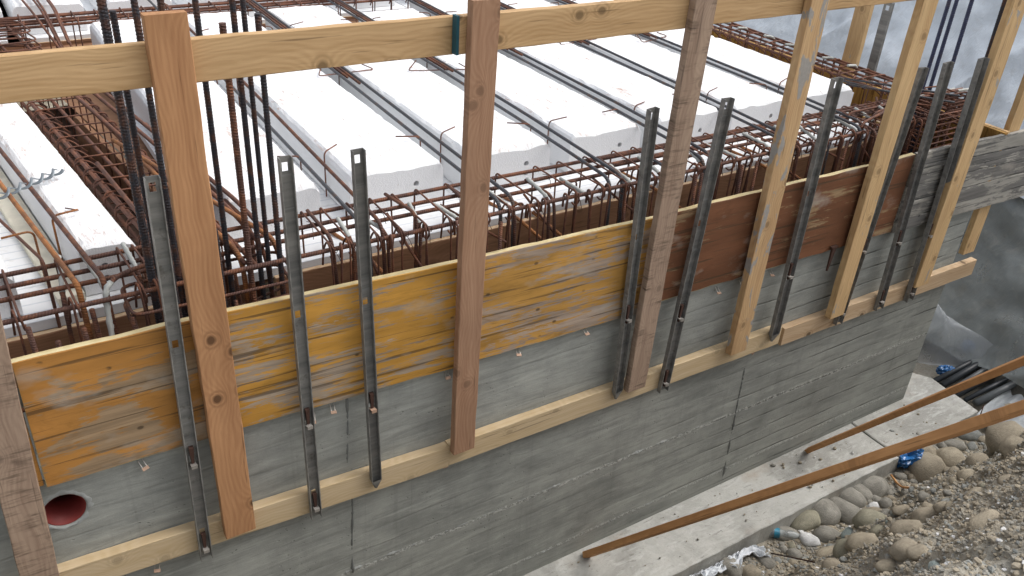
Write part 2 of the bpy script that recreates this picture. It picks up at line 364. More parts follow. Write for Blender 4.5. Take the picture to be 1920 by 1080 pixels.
def fillet(pts, r, n=5):
    pts = [Vector(p) for p in pts]; out = [pts[0]]
    for i in range(1, len(pts) - 1):
        a_, b_, c_ = pts[i - 1], pts[i], pts[i + 1]
        u, v = (a_ - b_), (c_ - b_); rr = min(r, u.length * .49, v.length * .49)
        p, q = b_ + u.normalized() * rr, b_ + v.normalized() * rr
        for k in range(n + 1):
            t = k / n; out.append(p * (1 - t) ** 2 + b_ * 2 * t * (1 - t) + q * t * t)
    out.append(pts[-1]); return out
def tube_mesh(name, pts, r, bend=.03, seg=6, tip=0., tip0=0., step=None, ribs=0., lump=0., nf=5):
    P = fillet(pts, bend, nf) if len(pts) > 2 else [Vector(p) for p in pts]
    cum = [0]
    for i in range(1, len(P)): cum.append(cum[-1] + (P[i] - P[i - 1]).length)
    tot = cum[-1]
    cuts = []
    if tip: cuts.append(tot - tip)
    if tip0: cuts.append(tip0)
    if step or cuts or lump:
        ss = set(cum) | set(cuts)
        if step: ss |= set(np.arange(0, tot, step))
        if lump and tip: ss |= set(np.arange(tot - tip, tot, .008))
        ss = sorted(ss); Q = []; S = []; last = -1
        for s_ in ss:
            if s_ - last < 1e-5: continue
            j = 0
            while j < len(cum) - 2 and cum[j + 1] < s_: j += 1
            dl = max(1e-9, cum[j + 1] - cum[j]); Q.append(P[j].lerp(P[j + 1], min(1, (s_ - cum[j]) / dl))); S.append(s_); last = s_
        P, cum = Q, S
    V, Fs, mi, uv = [], [], [], []
    t0 = (P[1] - P[0]).normalized(); up = Vector((0, 0, 1)) if abs(t0.z) < .9 else Vector((1, 0, 0))
    nrm = (up - t0 * up.dot(t0)).normalized()
    off = random.random() * 50
    for i, p in enumerate(P):
        t = (P[min(i + 1, len(P) - 1)] - P[max(i - 1, 0)]).normalized()
        nrm = (nrm - t * nrm.dot(t)).normalized(); bn = t.cross(nrm)
        intip = (tip and cum[i] > tot - tip - 1e-4) or (tip0 and cum[i] < tip0 + 1e-4)
        for k in range(seg):
            th = 2 * PI * k / seg; rr = r
            if ribs:
                ph = (cum[i] / .011 + 2 * k / seg) % 1.0
                rr = r * (1 + ribs * (1 if ph < .32 else 0))
            if intip and lump: rr = r * (1.12 + lump * mn.noise(Vector((cum[i] * 60 + off, th, off))))
            V.append(p + (nrm * math.cos(th) + bn * math.sin(th)) * rr)
    n = len(P)
    for i in range(n - 1):
        m_ = 1 if ((tip and cum[i] >= tot - tip - 1e-4) or (tip0 and cum[i + 1] <= tip0 + 1e-4)) else 0
        for k in range(seg):
            k2 = (k + 1) % seg
            Fs.append((i * seg + k, i * seg + k2, (i + 1) * seg + k2, (i + 1) * seg + k)); mi.append(m_)
            u0, u1, v0, v1 = cum[i], cum[i + 1], k / seg, (k + 1) / seg
            uv += [(u0, v0), (u0, v1), (u1, v1), (u1, v0)]
    Fs.append(tuple(range(seg - 1, -1, -1))); mi.append(mi[0]); uv += [(0, 0)] * seg
    Fs.append(tuple((n - 1) * seg + k for k in range(seg))); mi.append(mi[-2] if len(mi) > 1 else 0); uv += [(0, 0)] * seg
    return mesh(name, V, Fs, mi, smooth=not ribs, uv=uv)
def bar(name, pts, r, mat, parent=None, **k):
    o = link(name, tube_mesh(name, pts, r, **k), [mat, MT['slurry']] if (k.get('tip') or k.get('tip0')) else mat)
    if parent is not None: o.parent = parent; o.matrix_parent_inverse = parent.matrix_world.inverted()
    return o

# ================================================================== GROUND
def smooth01(t): t = max(0., min(1., t)); return t * t * (3 - 2 * t)
def ground_z(x, y):
    # excavation floor with a bank on the camera's side, one beyond the far end and one far behind
    foot = -.60 + .05 * math.sin(x * 1.7) + .05 * mn.noise(Vector((x * 2.2, 0, 3)))
    d = foot - y
    zb = -3.74
    if d > 0: zb += d * 1.6
    zb = min(zb, -1.70)
    e_ = x - (5.95 + .25 * mn.noise(Vector((0, y * .6, 9))))
    zr = -3.74
    if e_ > 0: zr += e_ * 1.35
    zr = min(zr, -.7)
    zf = -3.74 + max(0, y - 9) * 1.5; zf = min(zf, -.7)
    zl = -3.74 + max(0, -3.5 - x) * 1.5; zl = min(zl, -1.0)
    z = max(zb, zr, zf, zl)
    p = Vector((x, y, 0))
    amp = .02 + .05 * smooth01(d * 3) + .06 * smooth01(e_ * 2)
    if -4 < x < 8.5 and -4 < y < 10:
        z += amp * (mn.noise(p * 3.1) * 1.1 + mn.noise(p * 8.3) * .55 + mn.noise(p * 21.) * .3)
        if d > -.15 and x > 1:
            z += .05 * smooth01(d * 3 + .4) * abs(mn.noise(Vector((x * 5, y * 5, 2))))
    return z
def axis(parts):
    out = []
    for a_, b_, s_ in parts: out += list(np.arange(a_, b_, s_))
    return out
gx = axis([(-80, -10, 8), (-10, 1.2, .4), (1.2, 1.4, .05), (1.4, 5.0, .0145), (5.0, 8.4, .06), (8.4, 20, 1), (20, 81, 8)])
gy = axis([(-80, -8, 8), (-8, -2.6, .45), (-2.6, -2.3, .05), (-2.3, -.42, .0145), (-.42, 4.5, .08), (4.5, 12, .4), (12, 24, 2), (24, 81, 8)])
nx = len(gx)
def ground_p(x, y, h=.02):
    z = ground_z(x, y); p = Vector((x, y, z))
    if 1.2 < x < 8.4 and (-2.5 < y < -.42 or x > 5.6) and y < 4.5:
        dx = (ground_z(x + h, y) - z) / h; dy = (ground_z(x, y + h) - z) / h
        n_ = Vector((-dx, -dy, 1)).normalized(); e_ = smooth01((-.5 - y) * 4) if y < -.42 else .6
        dsp = .05 * mn.noise(p * 4.2) + .022 * mn.noise(p * 10 + Vector((7, 0, 0))) + .014 * mn.noise(p * 24) + .011 * mn.noise(p * 52)
        p = p + n_ * dsp * (.25 + .75 * e_)
    return p
V = [tuple(ground_p(x, y)) for y in gy for x in gx]
Fs = [(j * nx + i, j * nx + i + 1, (j + 1) * nx + i + 1, (j + 1) * nx + i) for j in range(len(gy) - 1) for i in range(nx - 1)]
def soil():
    b = NB('soil'); v = b.coord(rnd=False)
    x = b.n('ShaderNodeSeparateXYZ', i_0=v)
    n1 = b.noise(v, 2.2, 5, .6); n2 = b.noise(v, 22, 6, .7); n3 = b.noise(v, 90, 3, .7)
    col = b.mix(b.ramp(n1, (.35, 0.), (.65, 1.)), (.39, .345, .265), (.34, .325, .28))
    col = b.mix(b.ramp(n2, (.42, .55), (.58, 0.)), col, (.20, .17, .125))
    col = b.mix(b.ramp(n3, (.6, 0.), (.72, .5)), col, (.44, .42, .37))
    wet = b.ramp(b.math('SUBTRACT', x.outputs[0], 5.3), (.1, 0.), (.6, 1.))   # darker clay beyond the end of the wall
    col = b.mix(wet, col, b.mix(b.ramp(n1, (.4, 0.), (.6, 1.)), (.055, .052, .045), (.12, .115, .10)))
    return b.fin(col, .9, b.bump(b.math('ADD', n2, b.math('MULTIPLY', n3, .5)), .7, .02))
MT['soil'] = soil()
ground = struct(link('ground', mesh('ground', V, Fs, smooth=False), MT['soil']))

# ---- stones
def stone_mesh(name, seed, sub=3, ang=.0):
    bm = bmesh.new(); bmesh.ops.create_icosphere(bm, subdivisions=sub, radius=1)
    s_ = Vector((seed * 3.7, seed * 1.3, seed * 5.1))
    planes = [Vector((random.gauss(0, 1), random.gauss(0, 1), random.gauss(0, 1))).normalized() for _ in range(7)]
    for v in bm.verts:
        p = v.co.copy(); k = 1 + .16 * mn.noise(p * .9 + s_) + .06 * mn.noise(p * 2.3 + s_)
        p *= k
        for q in planes:
            dd = p.dot(q) - (.80 if ang == 0 else .62)
            if dd > 0: p -= q * dd * (.6 if ang == 0 else .9)
        p *= 1 + .018 * mn.noise(p * 7 + s_)
        v.co = p
    me = bpy.data.meshes.new(name); bm.to_mesh(me); bm.free()
    me.polygons.foreach_set('use_smooth', [True] * len(me.polygons)); return me
def stone_mat(name, c):
    b = NB(name); v = b.coord()
    n1 = b.noise(v, 1.6, 5, .65); n2 = b.noise(v, 14, 4, .7); n3 = b.noise(b.map(v, (2, 2, 12)), 1., 4)
    col = b.mix(b.ramp(n1, (.35, 0.), (.65, 1.)), c, tuple(x * .68 for x in c))
    col = b.mix(b.ramp(n3, (.55, 0.), (.68, .4)), col, tuple(x * .5 for x in c))
    col = b.mix(b.ramp(n2, (.55, 0.), (.75, .5)), col, (.46, .41, .32))
    return b.fin(col, .8, b.bump(b.math('ADD', n1, n2), .35, .05))
SM = [stone_mat('stone_tan', (.37, .32, .24)), stone_mat('stone_grey', (.32, .305, .265)), stone_mat('stone_olive', (.34, .32, .24)),
      stone_mat('stone_bluegrey', (.31, .32, .30)), stone_mat('stone_white', (.78, .78, .77)), stone_mat('stone_teal', (.36, .42, .40)), stone_mat('stone_sand', (.41, .355, .265))]
SMESH = [[stone_mesh('stone', s, 3) for s in range(7)] for _ in range(1)][0]
SANG = [stone_mesh('stone', 20 + s, 2, 1.) for s in range(4)]
smesh_cache = {}
def stone(px, py, wpx, hpx, ang=0, mat=0, z=None, mesh_i=None, angular=False, sink=.35, base=None):
    # where the pixel's ray meets the ground
    d = ray(px, py); t = .2; p = CAM + d * .0001
    dn = d.normalized()
    for _ in range(3000):
        p = CAM + dn * t
        if p.z < ground_z(p.x, p.y): break
        t += .006
    ppm = F / (p - CAM).dot(fwd)
    a_, b_ = wpx / ppm / 2, hpx / ppm / 2
    c_ = min(a_, b_) * .85
    key = (angular, random.randrange(4 if angular else 7), mat)
    if key not in smesh_cache:
        me = (SANG if angular else SMESH)[key[1]].copy(); me.name = 'stone'; me.materials.clear(); me.materials.append(SM[mat]); smesh_cache[key] = me
    o = bpy.data.objects.new('stone', smesh_cache[key]); C.objects.link(o)
    # long axis along the image direction `ang`, lying on the slope
    dirw = (right * math.cos(math.radians(ang)) - down * math.sin(math.radians(ang)))
    n_ = (Vector((0, 0, 1)) * .6 - fwd * .4).normalized(); x_ = (dirw - n_ * dirw.dot(n_)).normalized(); y_ = n_.cross(x_)
    m = Matrix((x_ * a_, y_ * b_ * 1.1, n_ * c_)).transposed().to_4x4(); m.translation = p + Vector((0, 0, c_ * (1 - sink) * .6)) - dirw * 0
    o.parent = ground; o.matrix_world = m
    return o
big = [(1510,983,34,50,-75,2),(1542,967,56,42,-30,1),(1585,965,62,34,-42,1),(1590,937,58,30,-30,1),(1608,927,48,26,-35,1),(1632,918,58,38,-20,1),
 (1550,1008,48,27,-8,1),(1558,995,22,13,-5,0),(1727,857,52,38,-40,0),(1736,888,62,52,40,0),(1780,873,56,44,-25,6),(1887,837,72,62,10,0),(1897,782,40,32,0,6),
 (1813,817,44,25,-5,3),(1780,817,30,16,10,3),(1757,833,36,18,-50,1),(1747,845,32,15,-50,1),(1787,837,42,19,-8,1),(1737,832,16,10,-10,1),(1727,845,32,16,-30,1),
 (1630,983,58,36,5,2),(1592,1010,26,26,20,5),(1587,1040,44,38,0,2),(1617,1027,58,40,10,6),(1438,1058,26,25,0,1),(1490,1042,26,17,-30,1),(1368,1068,32,34,60,1),
 (1407,1076,34,22,0,0),(1550,1043,44,24,25,6),(1662,948,24,18,-50,1),(1640,965,40,18,-10,0),(1690,960,34,18,10,0),(1665,925,18,12,0,1),(1688,895,22,12,-20,1),
 (1702,890,14,10,0,0),(1712,905,15,9,0,1),(1650,1005,40,26,0,2),(1735,975,50,30,20,0),(1700,1000,60,36,10,0),(1790,905,20,13,0,6),(1842,827,18,14,0,0),(1855,830,34,16,25,0),
 (1760,888,16,10,0,0),(1832,870,40,26,30,0),(1812,895,34,20,20,6),(1720,1040,40,25,15,0),(1850,990,70,40,25,6),(1700,925,20,14,0,1),(1716,915,16,12,0,0),(1672,937,18,9,-20,0)]
for s_ in big: stone(s_[0], s_[1], s_[2] * 1.2, s_[3] * 1.25, s_[4], mat=s_[5])
for s_ in [(1650,884,60,26,12,1),(1517,1017,42,30,-35,4),(1637,953,26,19,20,4),(1586,1003,16,9,0,4),(1415,1044,9,10,0,4),(1706,994,22,18,-20,5),(1741,1045,24,12,20,4),(1670,925,9,7,0,4),
           (1500,985,10,16,60,4),(1472,1005,52,34,-20,1),(1780,1062,24,16,0,4),(1800,1020,18,12,0,3),(1850,1030,26,16,0,5),(1530,1067,14,8,0,4),(1612,955,8,8,0,4),(1624,966,10,7,0,4)]:
    stone(*s_[:5], mat=s_[5], angular=True)
for q_ in ((1905,845,60,48,10,6),(1700,1035,66,44,15,0),(1835,935,60,36,20,6),(1770,955,40,26,-10,0),(1890,905,44,30,15,0),(1665,1065,48,30,0,6),(1560,1062,40,28,0,0),(1760,905,34,22,30,1)): stone(*q_[:5], mat=q_[5], sink=.7)
rs = random.Random(3)
for i in range(150):
    t = rs.random(); cx = 1350 + t * 520; cy = 1085 - t * 275 + rs.uniform(-6, 120) * (.35 + t * .5)
    if cy > 1085: continue
    s_ = rs.choice((6, 7, 8, 10, 12, 15)) * (1 + .4 * (cx - 1350) / 520)
    stone(cx, cy, s_ * rs.uniform(1, 1.5), s_, rs.uniform(-60, 60), mat=rs.choice((0, 1, 1, 2, 6, 0, 3)), angular=rs.random() < .6, sink=.6)
for i in range(60):
    cx, cy = rs.uniform(1560, 1920), rs.uniform(880, 1080)
    if (cx - 1560) * .55 < (1000 - cy): continue
    s_ = rs.choice((7, 9, 12, 16, 22)); stone(cx, cy, s_ * rs.uniform(1, 1.5), s_, rs.uniform(-60, 60), mat=rs.choice((0, 6, 6, 1, 3, 5)), angular=rs.random() < .6, sink=.9)
# gravel and clods: one mass
V, Fs, mi = [], [], []
ico = bmesh.new(); bmesh.ops.create_icosphere(ico, subdivisions=1, radius=1)
iv = [v.co.copy() for v in ico.verts]; ifc = [[v.index for v in f.verts] for f in ico.faces]; ico.free()
IV = np.array([list(v) for v in iv]); IF = np.array(ifc); VV, MM = [], []
for i in range(76000):
    m_ = i % 4
    if m_ == 0: x, y = rs.uniform(1.6, 5.8), -.41 - abs(rs.gauss(0, .45))
    if m_ == 0 and i % 900 == 0: x, y = rs.uniform(2.0, 5.3), rs.uniform(-.33, -.03)
    if m_ == 0: pass
    elif m_ == 1: x, y = rs.uniform(1.8, 5.8), rs.uniform(-2.1, -.4)
    else: x, y = rs.uniform(1.45, 4.2), rs.uniform(-2.25, -1.0)
    if y < -2.3 or (x - 1) * 1.2 + (y + .36) < -1.2: continue
    r_ = (.0032 + .010 * rs.random() ** 2.8) * (1 if m_ < 2 else .72); p = ground_p(x, y)
    an = rs.random() * 6.28; ca, sa = math.cos(an), math.sin(an)
    q = IV * np.array([rs.uniform(.7, 1.4), rs.uniform(.7, 1.4), rs.uniform(.5, .9)]) * r_ * (1 + np.random.uniform(-.22, .22, (len(IV), 1)))
    if y > -.40: p.z = -3.612
    VV.append(np.stack([p.x + q[:, 0] * ca - q[:, 1] * sa, p.y + q[:, 0] * sa + q[:, 1] * ca, p.z + r_ * .25 + q[:, 2]], 1)); MM.append(rs.choice((0, 0, 1, 1, 2, 0, 3, 0, 1, 4 if rs.random() < .16 else 0)))
V = np.concatenate(VV); K = len(VV); Fa = (IF[None] + (np.arange(K) * len(IV))[:, None, None]).reshape(-1, 3); Fs = [tuple(f) for f in Fa.tolist()]; mi = np.repeat(MM, len(IF)).tolist(); V = V.tolist()
gr = link('gravel', mesh('gravel', V, Fs, mi), [SM[0], SM[1], SM[6], SM[3], SM[4]]); gr['kind'] = 'stuff'

# ================================================================== CONCRETE WALL AND FOOTING
ZT = -2.045   # top of the poured wall
wall = empty('concrete_wall', (0, 0, -3.62), 'grey board-marked concrete wall below the shuttering boards', 'concrete wall')
def wpart(o): o.parent = wall; o.matrix_parent_inverse = wall.matrix_world.inverted(); return o
bm = bmesh.new()
outer = [(-3.2, -3.9), (5.055, -3.9), (5.055, ZT), (-3.2, ZT)]
hc = onY(121, 957, 0); HR = .068
def loop(bm, pts):
    vs = [bm.verts.new(p) for p in pts]; return vs, [bm.edges.new((vs[i], vs[(i + 1) % len(vs)])) for i in range(len(vs))]
_, e1 = loop(bm, [(x, 0, z) for x, z in outer])
hp = [(hc.x + HR * math.cos(t) * (1 + .03 * math.sin(5 * t)), 0, hc.z + HR * math.sin(t)) for t in np.linspace(0, 2 * PI, 33)[:-1]]
hv, e2 = loop(bm, hp)
bmesh.ops.triangle_fill(bm, use_beauty=True, edges=e1 + e2)
r_ = bmesh.ops.extrude_edge_only(bm, edges=e2)
for v in [g for g in r_['geom'] if isinstance(g, bmesh.types.BMVert)]: v.co.y += .4
for q in (((-3.2, 0, ZT), (5.055, 0, ZT), (5.055, .40, ZT), (-3.2, .40, ZT)), ((5.055, 0, -3.9), (5.055, 6, -3.9), (5.055, 6, ZT), (5.055, 0, ZT)),
          ((-3.2, .4, -3.9), (4.70, .4, -3.9), (4.70, .4, ZT), (-3.2, .4, ZT)), ((4.70, .4, ZT), (5.055, .4, ZT), (5.055, 6, ZT), (4.70, 6, ZT)), ((4.7, .4, -3.9), (4.7, 6, -3.9), (4.7, 6, ZT), (4.7, .4, ZT)),
          ((-3.2, 0, -3.9), (-3.2, 0, ZT), (-3.2, .4, ZT), (-3.2, .4, -3.9))):
    bm.faces.new([bm.verts.new(p) for p in q])
bmesh.ops.recalc_face_normals(bm, faces=bm.faces)
me = bpy.data.meshes.new('wall_body'); bm.to_mesh(me); bm.free()
wpart(link('wall_body', me, MT['wall']))
# ragged raised lips left by the shutter joints
def ridge(name, p0, p1, wd, ht, seed, gap=.35):
    V, Fs = [], []; L = (p1 - p0).length; n = int(L / .008); d = (p1 - p0) / L; s_ = d.cross(Vector((0, -1, 0)))
    for i in range(n):
        c = p0 + d * (i * L / n); k = mn.noise(Vector((i * .09, seed, 0))) + .5 * mn.noise(Vector((i * .5, seed, 4)))
        k = max(0., k + .5 - gap); wv = s_ * (.006 * mn.noise(Vector((i * .03, seed, 8))))
        for u, h_ in ((-wd, 0), (-wd * .3, ht * k), (wd * .4, ht * k * .8), (wd, 0)): V.append(c + s_ * u * (.4 + k) + wv + Vector((0, .001 - h_, 0)))
    for i in range(n - 1):
        for k in range(3): a_ = i * 4 + k; Fs.append((a_, a_ + 1, a_ + 5, a_ + 4))
    return wpart(link(name, mesh(name, V, Fs, smooth=True), MT['crust']))
MT['crust'] = concrete('crust_concrete', (.40, .41, .39), (.24, .25, .24), rnd=False)
MT['crustd'] = concrete('seam_concrete', (.22, .225, .21), (.12, .125, .12), rnd=False)
ridge('joint_lip', Vector((.9, 0, -3.045)), Vector((3.0, 0, -3.05)), .012, .012, 1, .45)
ridge('joint_lip', Vector((1.6, 0, -3.50)), Vector((3.4, 0, -3.50)), .009, .009, 3, .5)
for (a_, b_, se) in (((650, 740), (652, 870), 5), ((659, 905), (662, 1075), 6), ((1396, 690), (1354, 900), 7), ((1463, 590), (1452, 612), 8)):
    o = ridge('joint_lip', onY(*a_, 0), onY(*b_, 0), .006, .012, se, .1); o.data.materials[0] = MT['crustd']
# round opening with a red sleeve
V, Fs = [], []
for yy, rr in ((.004, HR * .985), (.004, HR * .93), (.22, HR * .93), (.22, HR * .985)):
    V += [(hc.x + rr * math.cos(t), yy, hc.z + rr * math.sin(t)) for t in np.linspace(0, 2 * PI, 33)[:-1]]
for k in range(3): Fs += [(k * 32 + i, k * 32 + (i + 1) % 32, k * 32 + 32 + (i + 1) % 32, k * 32 + 32 + i) for i in range(32)]
wpart(link('pipe_sleeve', mesh('pipe_sleeve', V, Fs, smooth=True), MT['red_pipe']))
V, Fs = [], []
for i in range(64):
    t = 2 * PI * i / 64
    for rr, yy in ((HR * .99, .003), (HR * (1.05 + .06 * mn.noise(Vector((t * 2, 0, 0)))), -.004 - .006 * abs(mn.noise(Vector((t * 5, 2, 0))))), (HR * (1.25 + .22 * mn.noise(Vector((t * 3, 5, 0)))), .001)):
        V.append((hc.x + rr * math.cos(t), yy, hc.z + rr * math.sin(t)))
for i in range(64):
    j = (i + 1) % 64
    Fs += [(i * 3, j * 3, j * 3 + 1, i * 3 + 1), (i * 3 + 1, j * 3 + 1, j * 3 + 2, i * 3 + 2)]
wpart(link('mortar_ring', mesh('mortar_ring', V, Fs, smooth=True), MT['crust']))
# tie clips that stick out under the boards
tie_me = None
def clip_mesh():
    b = BX(); b.box(-.009, -.006, -.032, 0, -.001, .001); b.box(.006, .009, -.032, 0, -.001, .001); b.box(-.011, .011, -.042, -.030, -.002, .002, 1)
    return mesh('tie_clip', b.V, b.F, b.M)
tie_me = clip_mesh(); tie_me.materials.append(MT['tie']); tie_me.materials.append(MT['orange'])
for i, (px, py) in enumerate([(262,862),(622,757),(836,693),(970,652),(1094,614),(1343,538),(1388,525),(1443,506),(295,1052),(829,862),(961,810),(1068,772),(1298,684),(1348,668),(1402,653),(1517,607),(586,775)]):
    p = onY(px, py, 0); o = bpy.data.objects.new('tie_clip', tie_me); C.objects.link(o); o.matrix_world = Matrix.Translation(p) @ Matrix.Rotation(random.uniform(.3, .7), 4, 'X') @ Matrix.Rotation(random.uniform(-.3, .3), 4, 'Z'); wpart(o)

def slab_mesh(name, poly, z0, z1, step=.05, amp=.004):
    bm = bmesh.new(); n = len(poly); pts = []
    for i in range(n):
        a_, b_ = Vector(poly[i]), Vector(poly[(i + 1) % n]); k = max(1, int((b_ - a_).length / step))
        for j in range(k):
            q = a_.lerp(b_, j / k); pts.append((q.x + amp * mn.noise(Vector((q.x * 7, q.y * 7, 1))) * 2, q.y + amp * 2.5 * mn.noise(Vector((q.x * 11, q.y * 3, 5)))))
    vt = [bm.verts.new((x, y, z1 - .004)) for x, y in pts]; cx = sum(p[0] for p in pts) / len(pts); cy = sum(p[1] for p in pts) / len(pts)
    vi = [bm.verts.new((x + (.006 if x < cx else -.006), y + (.006 if y < cy else -.006), z1 + .001 * random.random())) for x, y in pts]
    vb = [bm.verts.new((x, y, z0)) for x, y in pts]; N = len(pts)
    for i in range(N):
        j = (i + 1) % N; bm.faces.new((vb[i], vb[j], vt[j], vt[i])); bm.faces.new((vt[i], vt[j], vi[j], vi[i]))
    bm.faces.new(vi); bmesh.ops.recalc_face_normals(bm, faces=bm.faces)
    me = bpy.data.meshes.new(name); bm.to_mesh(me); bm.free(); return me
def footing_mat():
    b = NB('footing_concrete'); v = b.coord(rnd=False)
    n1 = b.noise(v, 2.4, 6, .68, .4); n2 = b.noise(b.map(v, (3, 9, 3)), 3., 6, .7, .5); n3 = b.noise(v, 70, 3, .7)
    col = b.mix(b.ramp(n1, (.38, 0.), (.60, 1.)), (.30, .295, .27), (.47, .465, .43))
    col = b.mix(b.ramp(n2, (.52, 0.), (.66, .6)), col, (.56, .56, .53))
    col = b.mix(b.ramp(b.noise(v, 3.1, 4, .6), (.57, 0.), (.72, .5)), col, (.33, .25, .18))
    col = b.mix(b.ramp(b.noise(b.map(v, (6, 30, 6)), 1.5, 4, .7), (.60, 0.), (.70, .7)), col, (.20, .19, .17))
    col = b.mix(b.ramp(n3, (.62, 0.), (.7, .5)), col, (.2, .19, .17))
    return b.fin(col, .85, b.bump(b.math('ADD', n2, b.math('MULTIPLY', n3, .5)), .6, .008))
MT['footing'] = footing_mat()
tag(link('footing', slab_mesh('footing', [(1.0, -.395), (4.50, -.38), (4.50, .38), (1.0, .38)], -3.95, -3.618), MT['footing']), 'long stained concrete footing along the foot of the wall', 'footing')
tag(link('footing', slab_mesh('footing', [(4.507, -.372), (5.42, -.345), (5.47, .06), (5.10, .6), (4.507, .6)], -3.95, -3.612), MT['footing']), 'pale end section of footing past the wall corner, under the short brace', 'footing')

# ================================================================== SHUTTERING BOARDS
def hboard(name, px0, px1, y_front, T, W, mats, parent=None, use='top', ext0=0, ext1=0, **k):
    """horizontal board from two pixels on its front top edge"""
    a_, b_ = onY(*px0, y_front), onY(*px1, y_front); d = (b_ - a_).normalized(); a_ -= d * ext0; b_ += d * ext1
    off = Vector((0, 0, -W / 2)) if use == 'top' else Vector((0, 0, W / 2))
    bk = Vector((0, T, 0))
    return plank(name, a_ + off + bk, b_ + off + bk, W, T, mats, parent=parent, **k)
ED = MT['ply_edge']
PB = 'shuttering boards along the wall'
tag(plank('shuttering_board', (-2.2, -.003, -1.80), (-.092, -.003, -1.805), .492, .020, MT['pan_a']), 'orange shuttering board just showing at the left edge behind the rough post', 'shuttering board', PB)
tag(hboard('shuttering_board', (20, 682), (405, 590), -.03, .027, .492, [MT['pan_a'], ED], rough=.0025), 'glossy ochre shuttering board, leftmost, beside the round wall opening', 'shuttering board', PB)
tag(hboard('shuttering_board', (407, 589), (888, 486), -.03, .027, .492, [MT['pan_b'], ED], rough=.0025), 'bright yellow partly worn shuttering board behind two steel channels', 'shuttering board', PB)
tag(hboard('shuttering_board', (890, 485), (1252, 404), -.03, .027, .487, [MT['pan_c'], ED], rough=.004), 'heavily worn yellow and grey shuttering board right of the reddish middle post', 'shuttering board', PB)
tag(hboard('shuttering_board', (1254, 401), (1716, 291), -.03, .027, .462, [MT['pan_d'], ED], rough=.004), 'red-brown shuttering board between the yellow and the grey boards', 'shuttering board', PB)
# grey weathered board built of planks glued side by side
ge = empty('shuttering_board', onY(1720, 290, -.03), 'weathered grey shuttering board of several strips, at the right end', 'shuttering board', PB)
a0, b0 = onY(1720, 289, -.03), onY(2030, 222, -.03)
hs_ = [.10, .095, .10, .10, .085]; acc = 0
for i, h_ in enumerate(hs_):
    T = .027 + (.0015 if i % 2 else -.001)
    off = Vector((0, .027, -acc - h_ / 2)); e_ = Vector((random.uniform(-.008, .008), 0, 0))
    plank('plank', a0 + off + e_, b0 + off, h_ - .004, T, [MT['pan_e'], MT['pan_e']], parent=ge, rough=.0035)
    acc += h_
plank('batten', a0 + Vector((.01, .0285, -acc / 2)), b0 + Vector((0, .0285, -acc / 2)), acc - .02, .012, [MT['pan_e'], ED], parent=ge)
# fixed ledger
LB = 'ledger boards fixed low on the wall'
def ledger(px0, px1, m, label, **k):
    return tag(hboard('ledger_board', px0, px1, -.046, .044, .112, m, **k), label, 'timber batten', LB)
ledger((-60, 1131 - 3), (843, 838), MT['ledger'], 'long pale ledger board low on the wall, left part under the yellow boards', ext0=.0)
ledger((843, 836), (1467, 613), MT['ledger'], 'pale ledger board low on the wall between the middle post and the mortar-stained post')
ledger((1472, 617), (1832, 487), MT['ledger_k'], 'knotty ledger board at the right end, sticking out past the wall corner')

# inner side of the edge-beam form
IB = 'inner boards of the edge beam form'
tag(plank('beam_form_board', (-1.2, .43, -1.85), (.40, .43, -1.85), .19, .027, [MT['inner'], MT['ledger_k']], rough=.003), 'brown beam side board at the far left beneath the ribbed bars', 'formwork board', IB)
tag(plank('beam_form_board', (.84, .43, -1.85), (2.74, .43, -1.85), .21, .027, [MT['inner'], MT['ledger_k']], rough=.003), 'brown beam side board behind the stirrups, above the yellow boards', 'formwork board', IB)
tag(plank('beam_form_board', (2.745, .43, -1.85), (4.66, .43, -1.85), .21, .027, [MT['inner'], MT['ledger_k']], rough=.003), 'brown beam side board behind the stirrups, above the red-brown board', 'formwork board', IB)
# side boards of the cross beam on the left
tag(plank('beam_form_board', (.76, .50, -1.85), (.47, 2.6, -1.85), .20, .027, [MT['inner'], MT['inner']], face=Vector((-1, 0, 0)), rough=.002), 'orange-brown board along the cross beam trench, behind the left post', 'formwork board', IB)
tag(plank('beam_form_board', (.42, .45, -1.85), (.20, 2.6, -1.85), .20, .027, [MT['inner_dirty_shaded'], MT['inner_dirty_shaded']], face=Vector((1, 0, 0)), rough=.002), 'dark shade-painted board hidden under the left foam blocks beside the cross beam', 'formwork board', IB)
pl_ = plank('beam_bottom_board', (.60, .40, -1.99), (.34, 3.4, -1.99), .40, .025, MT['inner_dirty_shaded'], face=Vector((0, 0, 1)))
tag(pl_, 'dark shade-painted bottom board of the cross beam under the rusty cage', 'formwork board')
# end form on the right: separate upright boards seen from inside
ef = empty('end_form', (5.06, 0, -2.1), 'yellow end shutter of narrow upright boards at the right corner', 'formwork')
yy = -.03; rr = random.Random(5)
while yy < 4.6:
    w_ = rr.uniform(.09, .13)
    plank('plank', (5.084, yy + w_ / 2, -2.1), (5.084, yy + w_ / 2, -1.64 + rr.uniform(-.004, .004)), w_ - .003, .024, [MT['endin'], MT['endin']], face=Vector((-1, 0, 0)), parent=ef, seg=3)
    yy += w_
plank('top_batten', (5.086, -.02, -1.68), (5.086, 4.6, -1.68), .09, .03, MT['post_l'], face=Vector((1, 0, 0)), parent=ef)
tag(plank('beam_form_board', (4.66, .45, -1.82), (4.66, 4.4, -1.82), .24, .027, [MT['endin'], MT['ledger_k']], face=Vector((1, 0, 0))), 'brown board between the last foam block and the right cage', 'formwork board', IB)

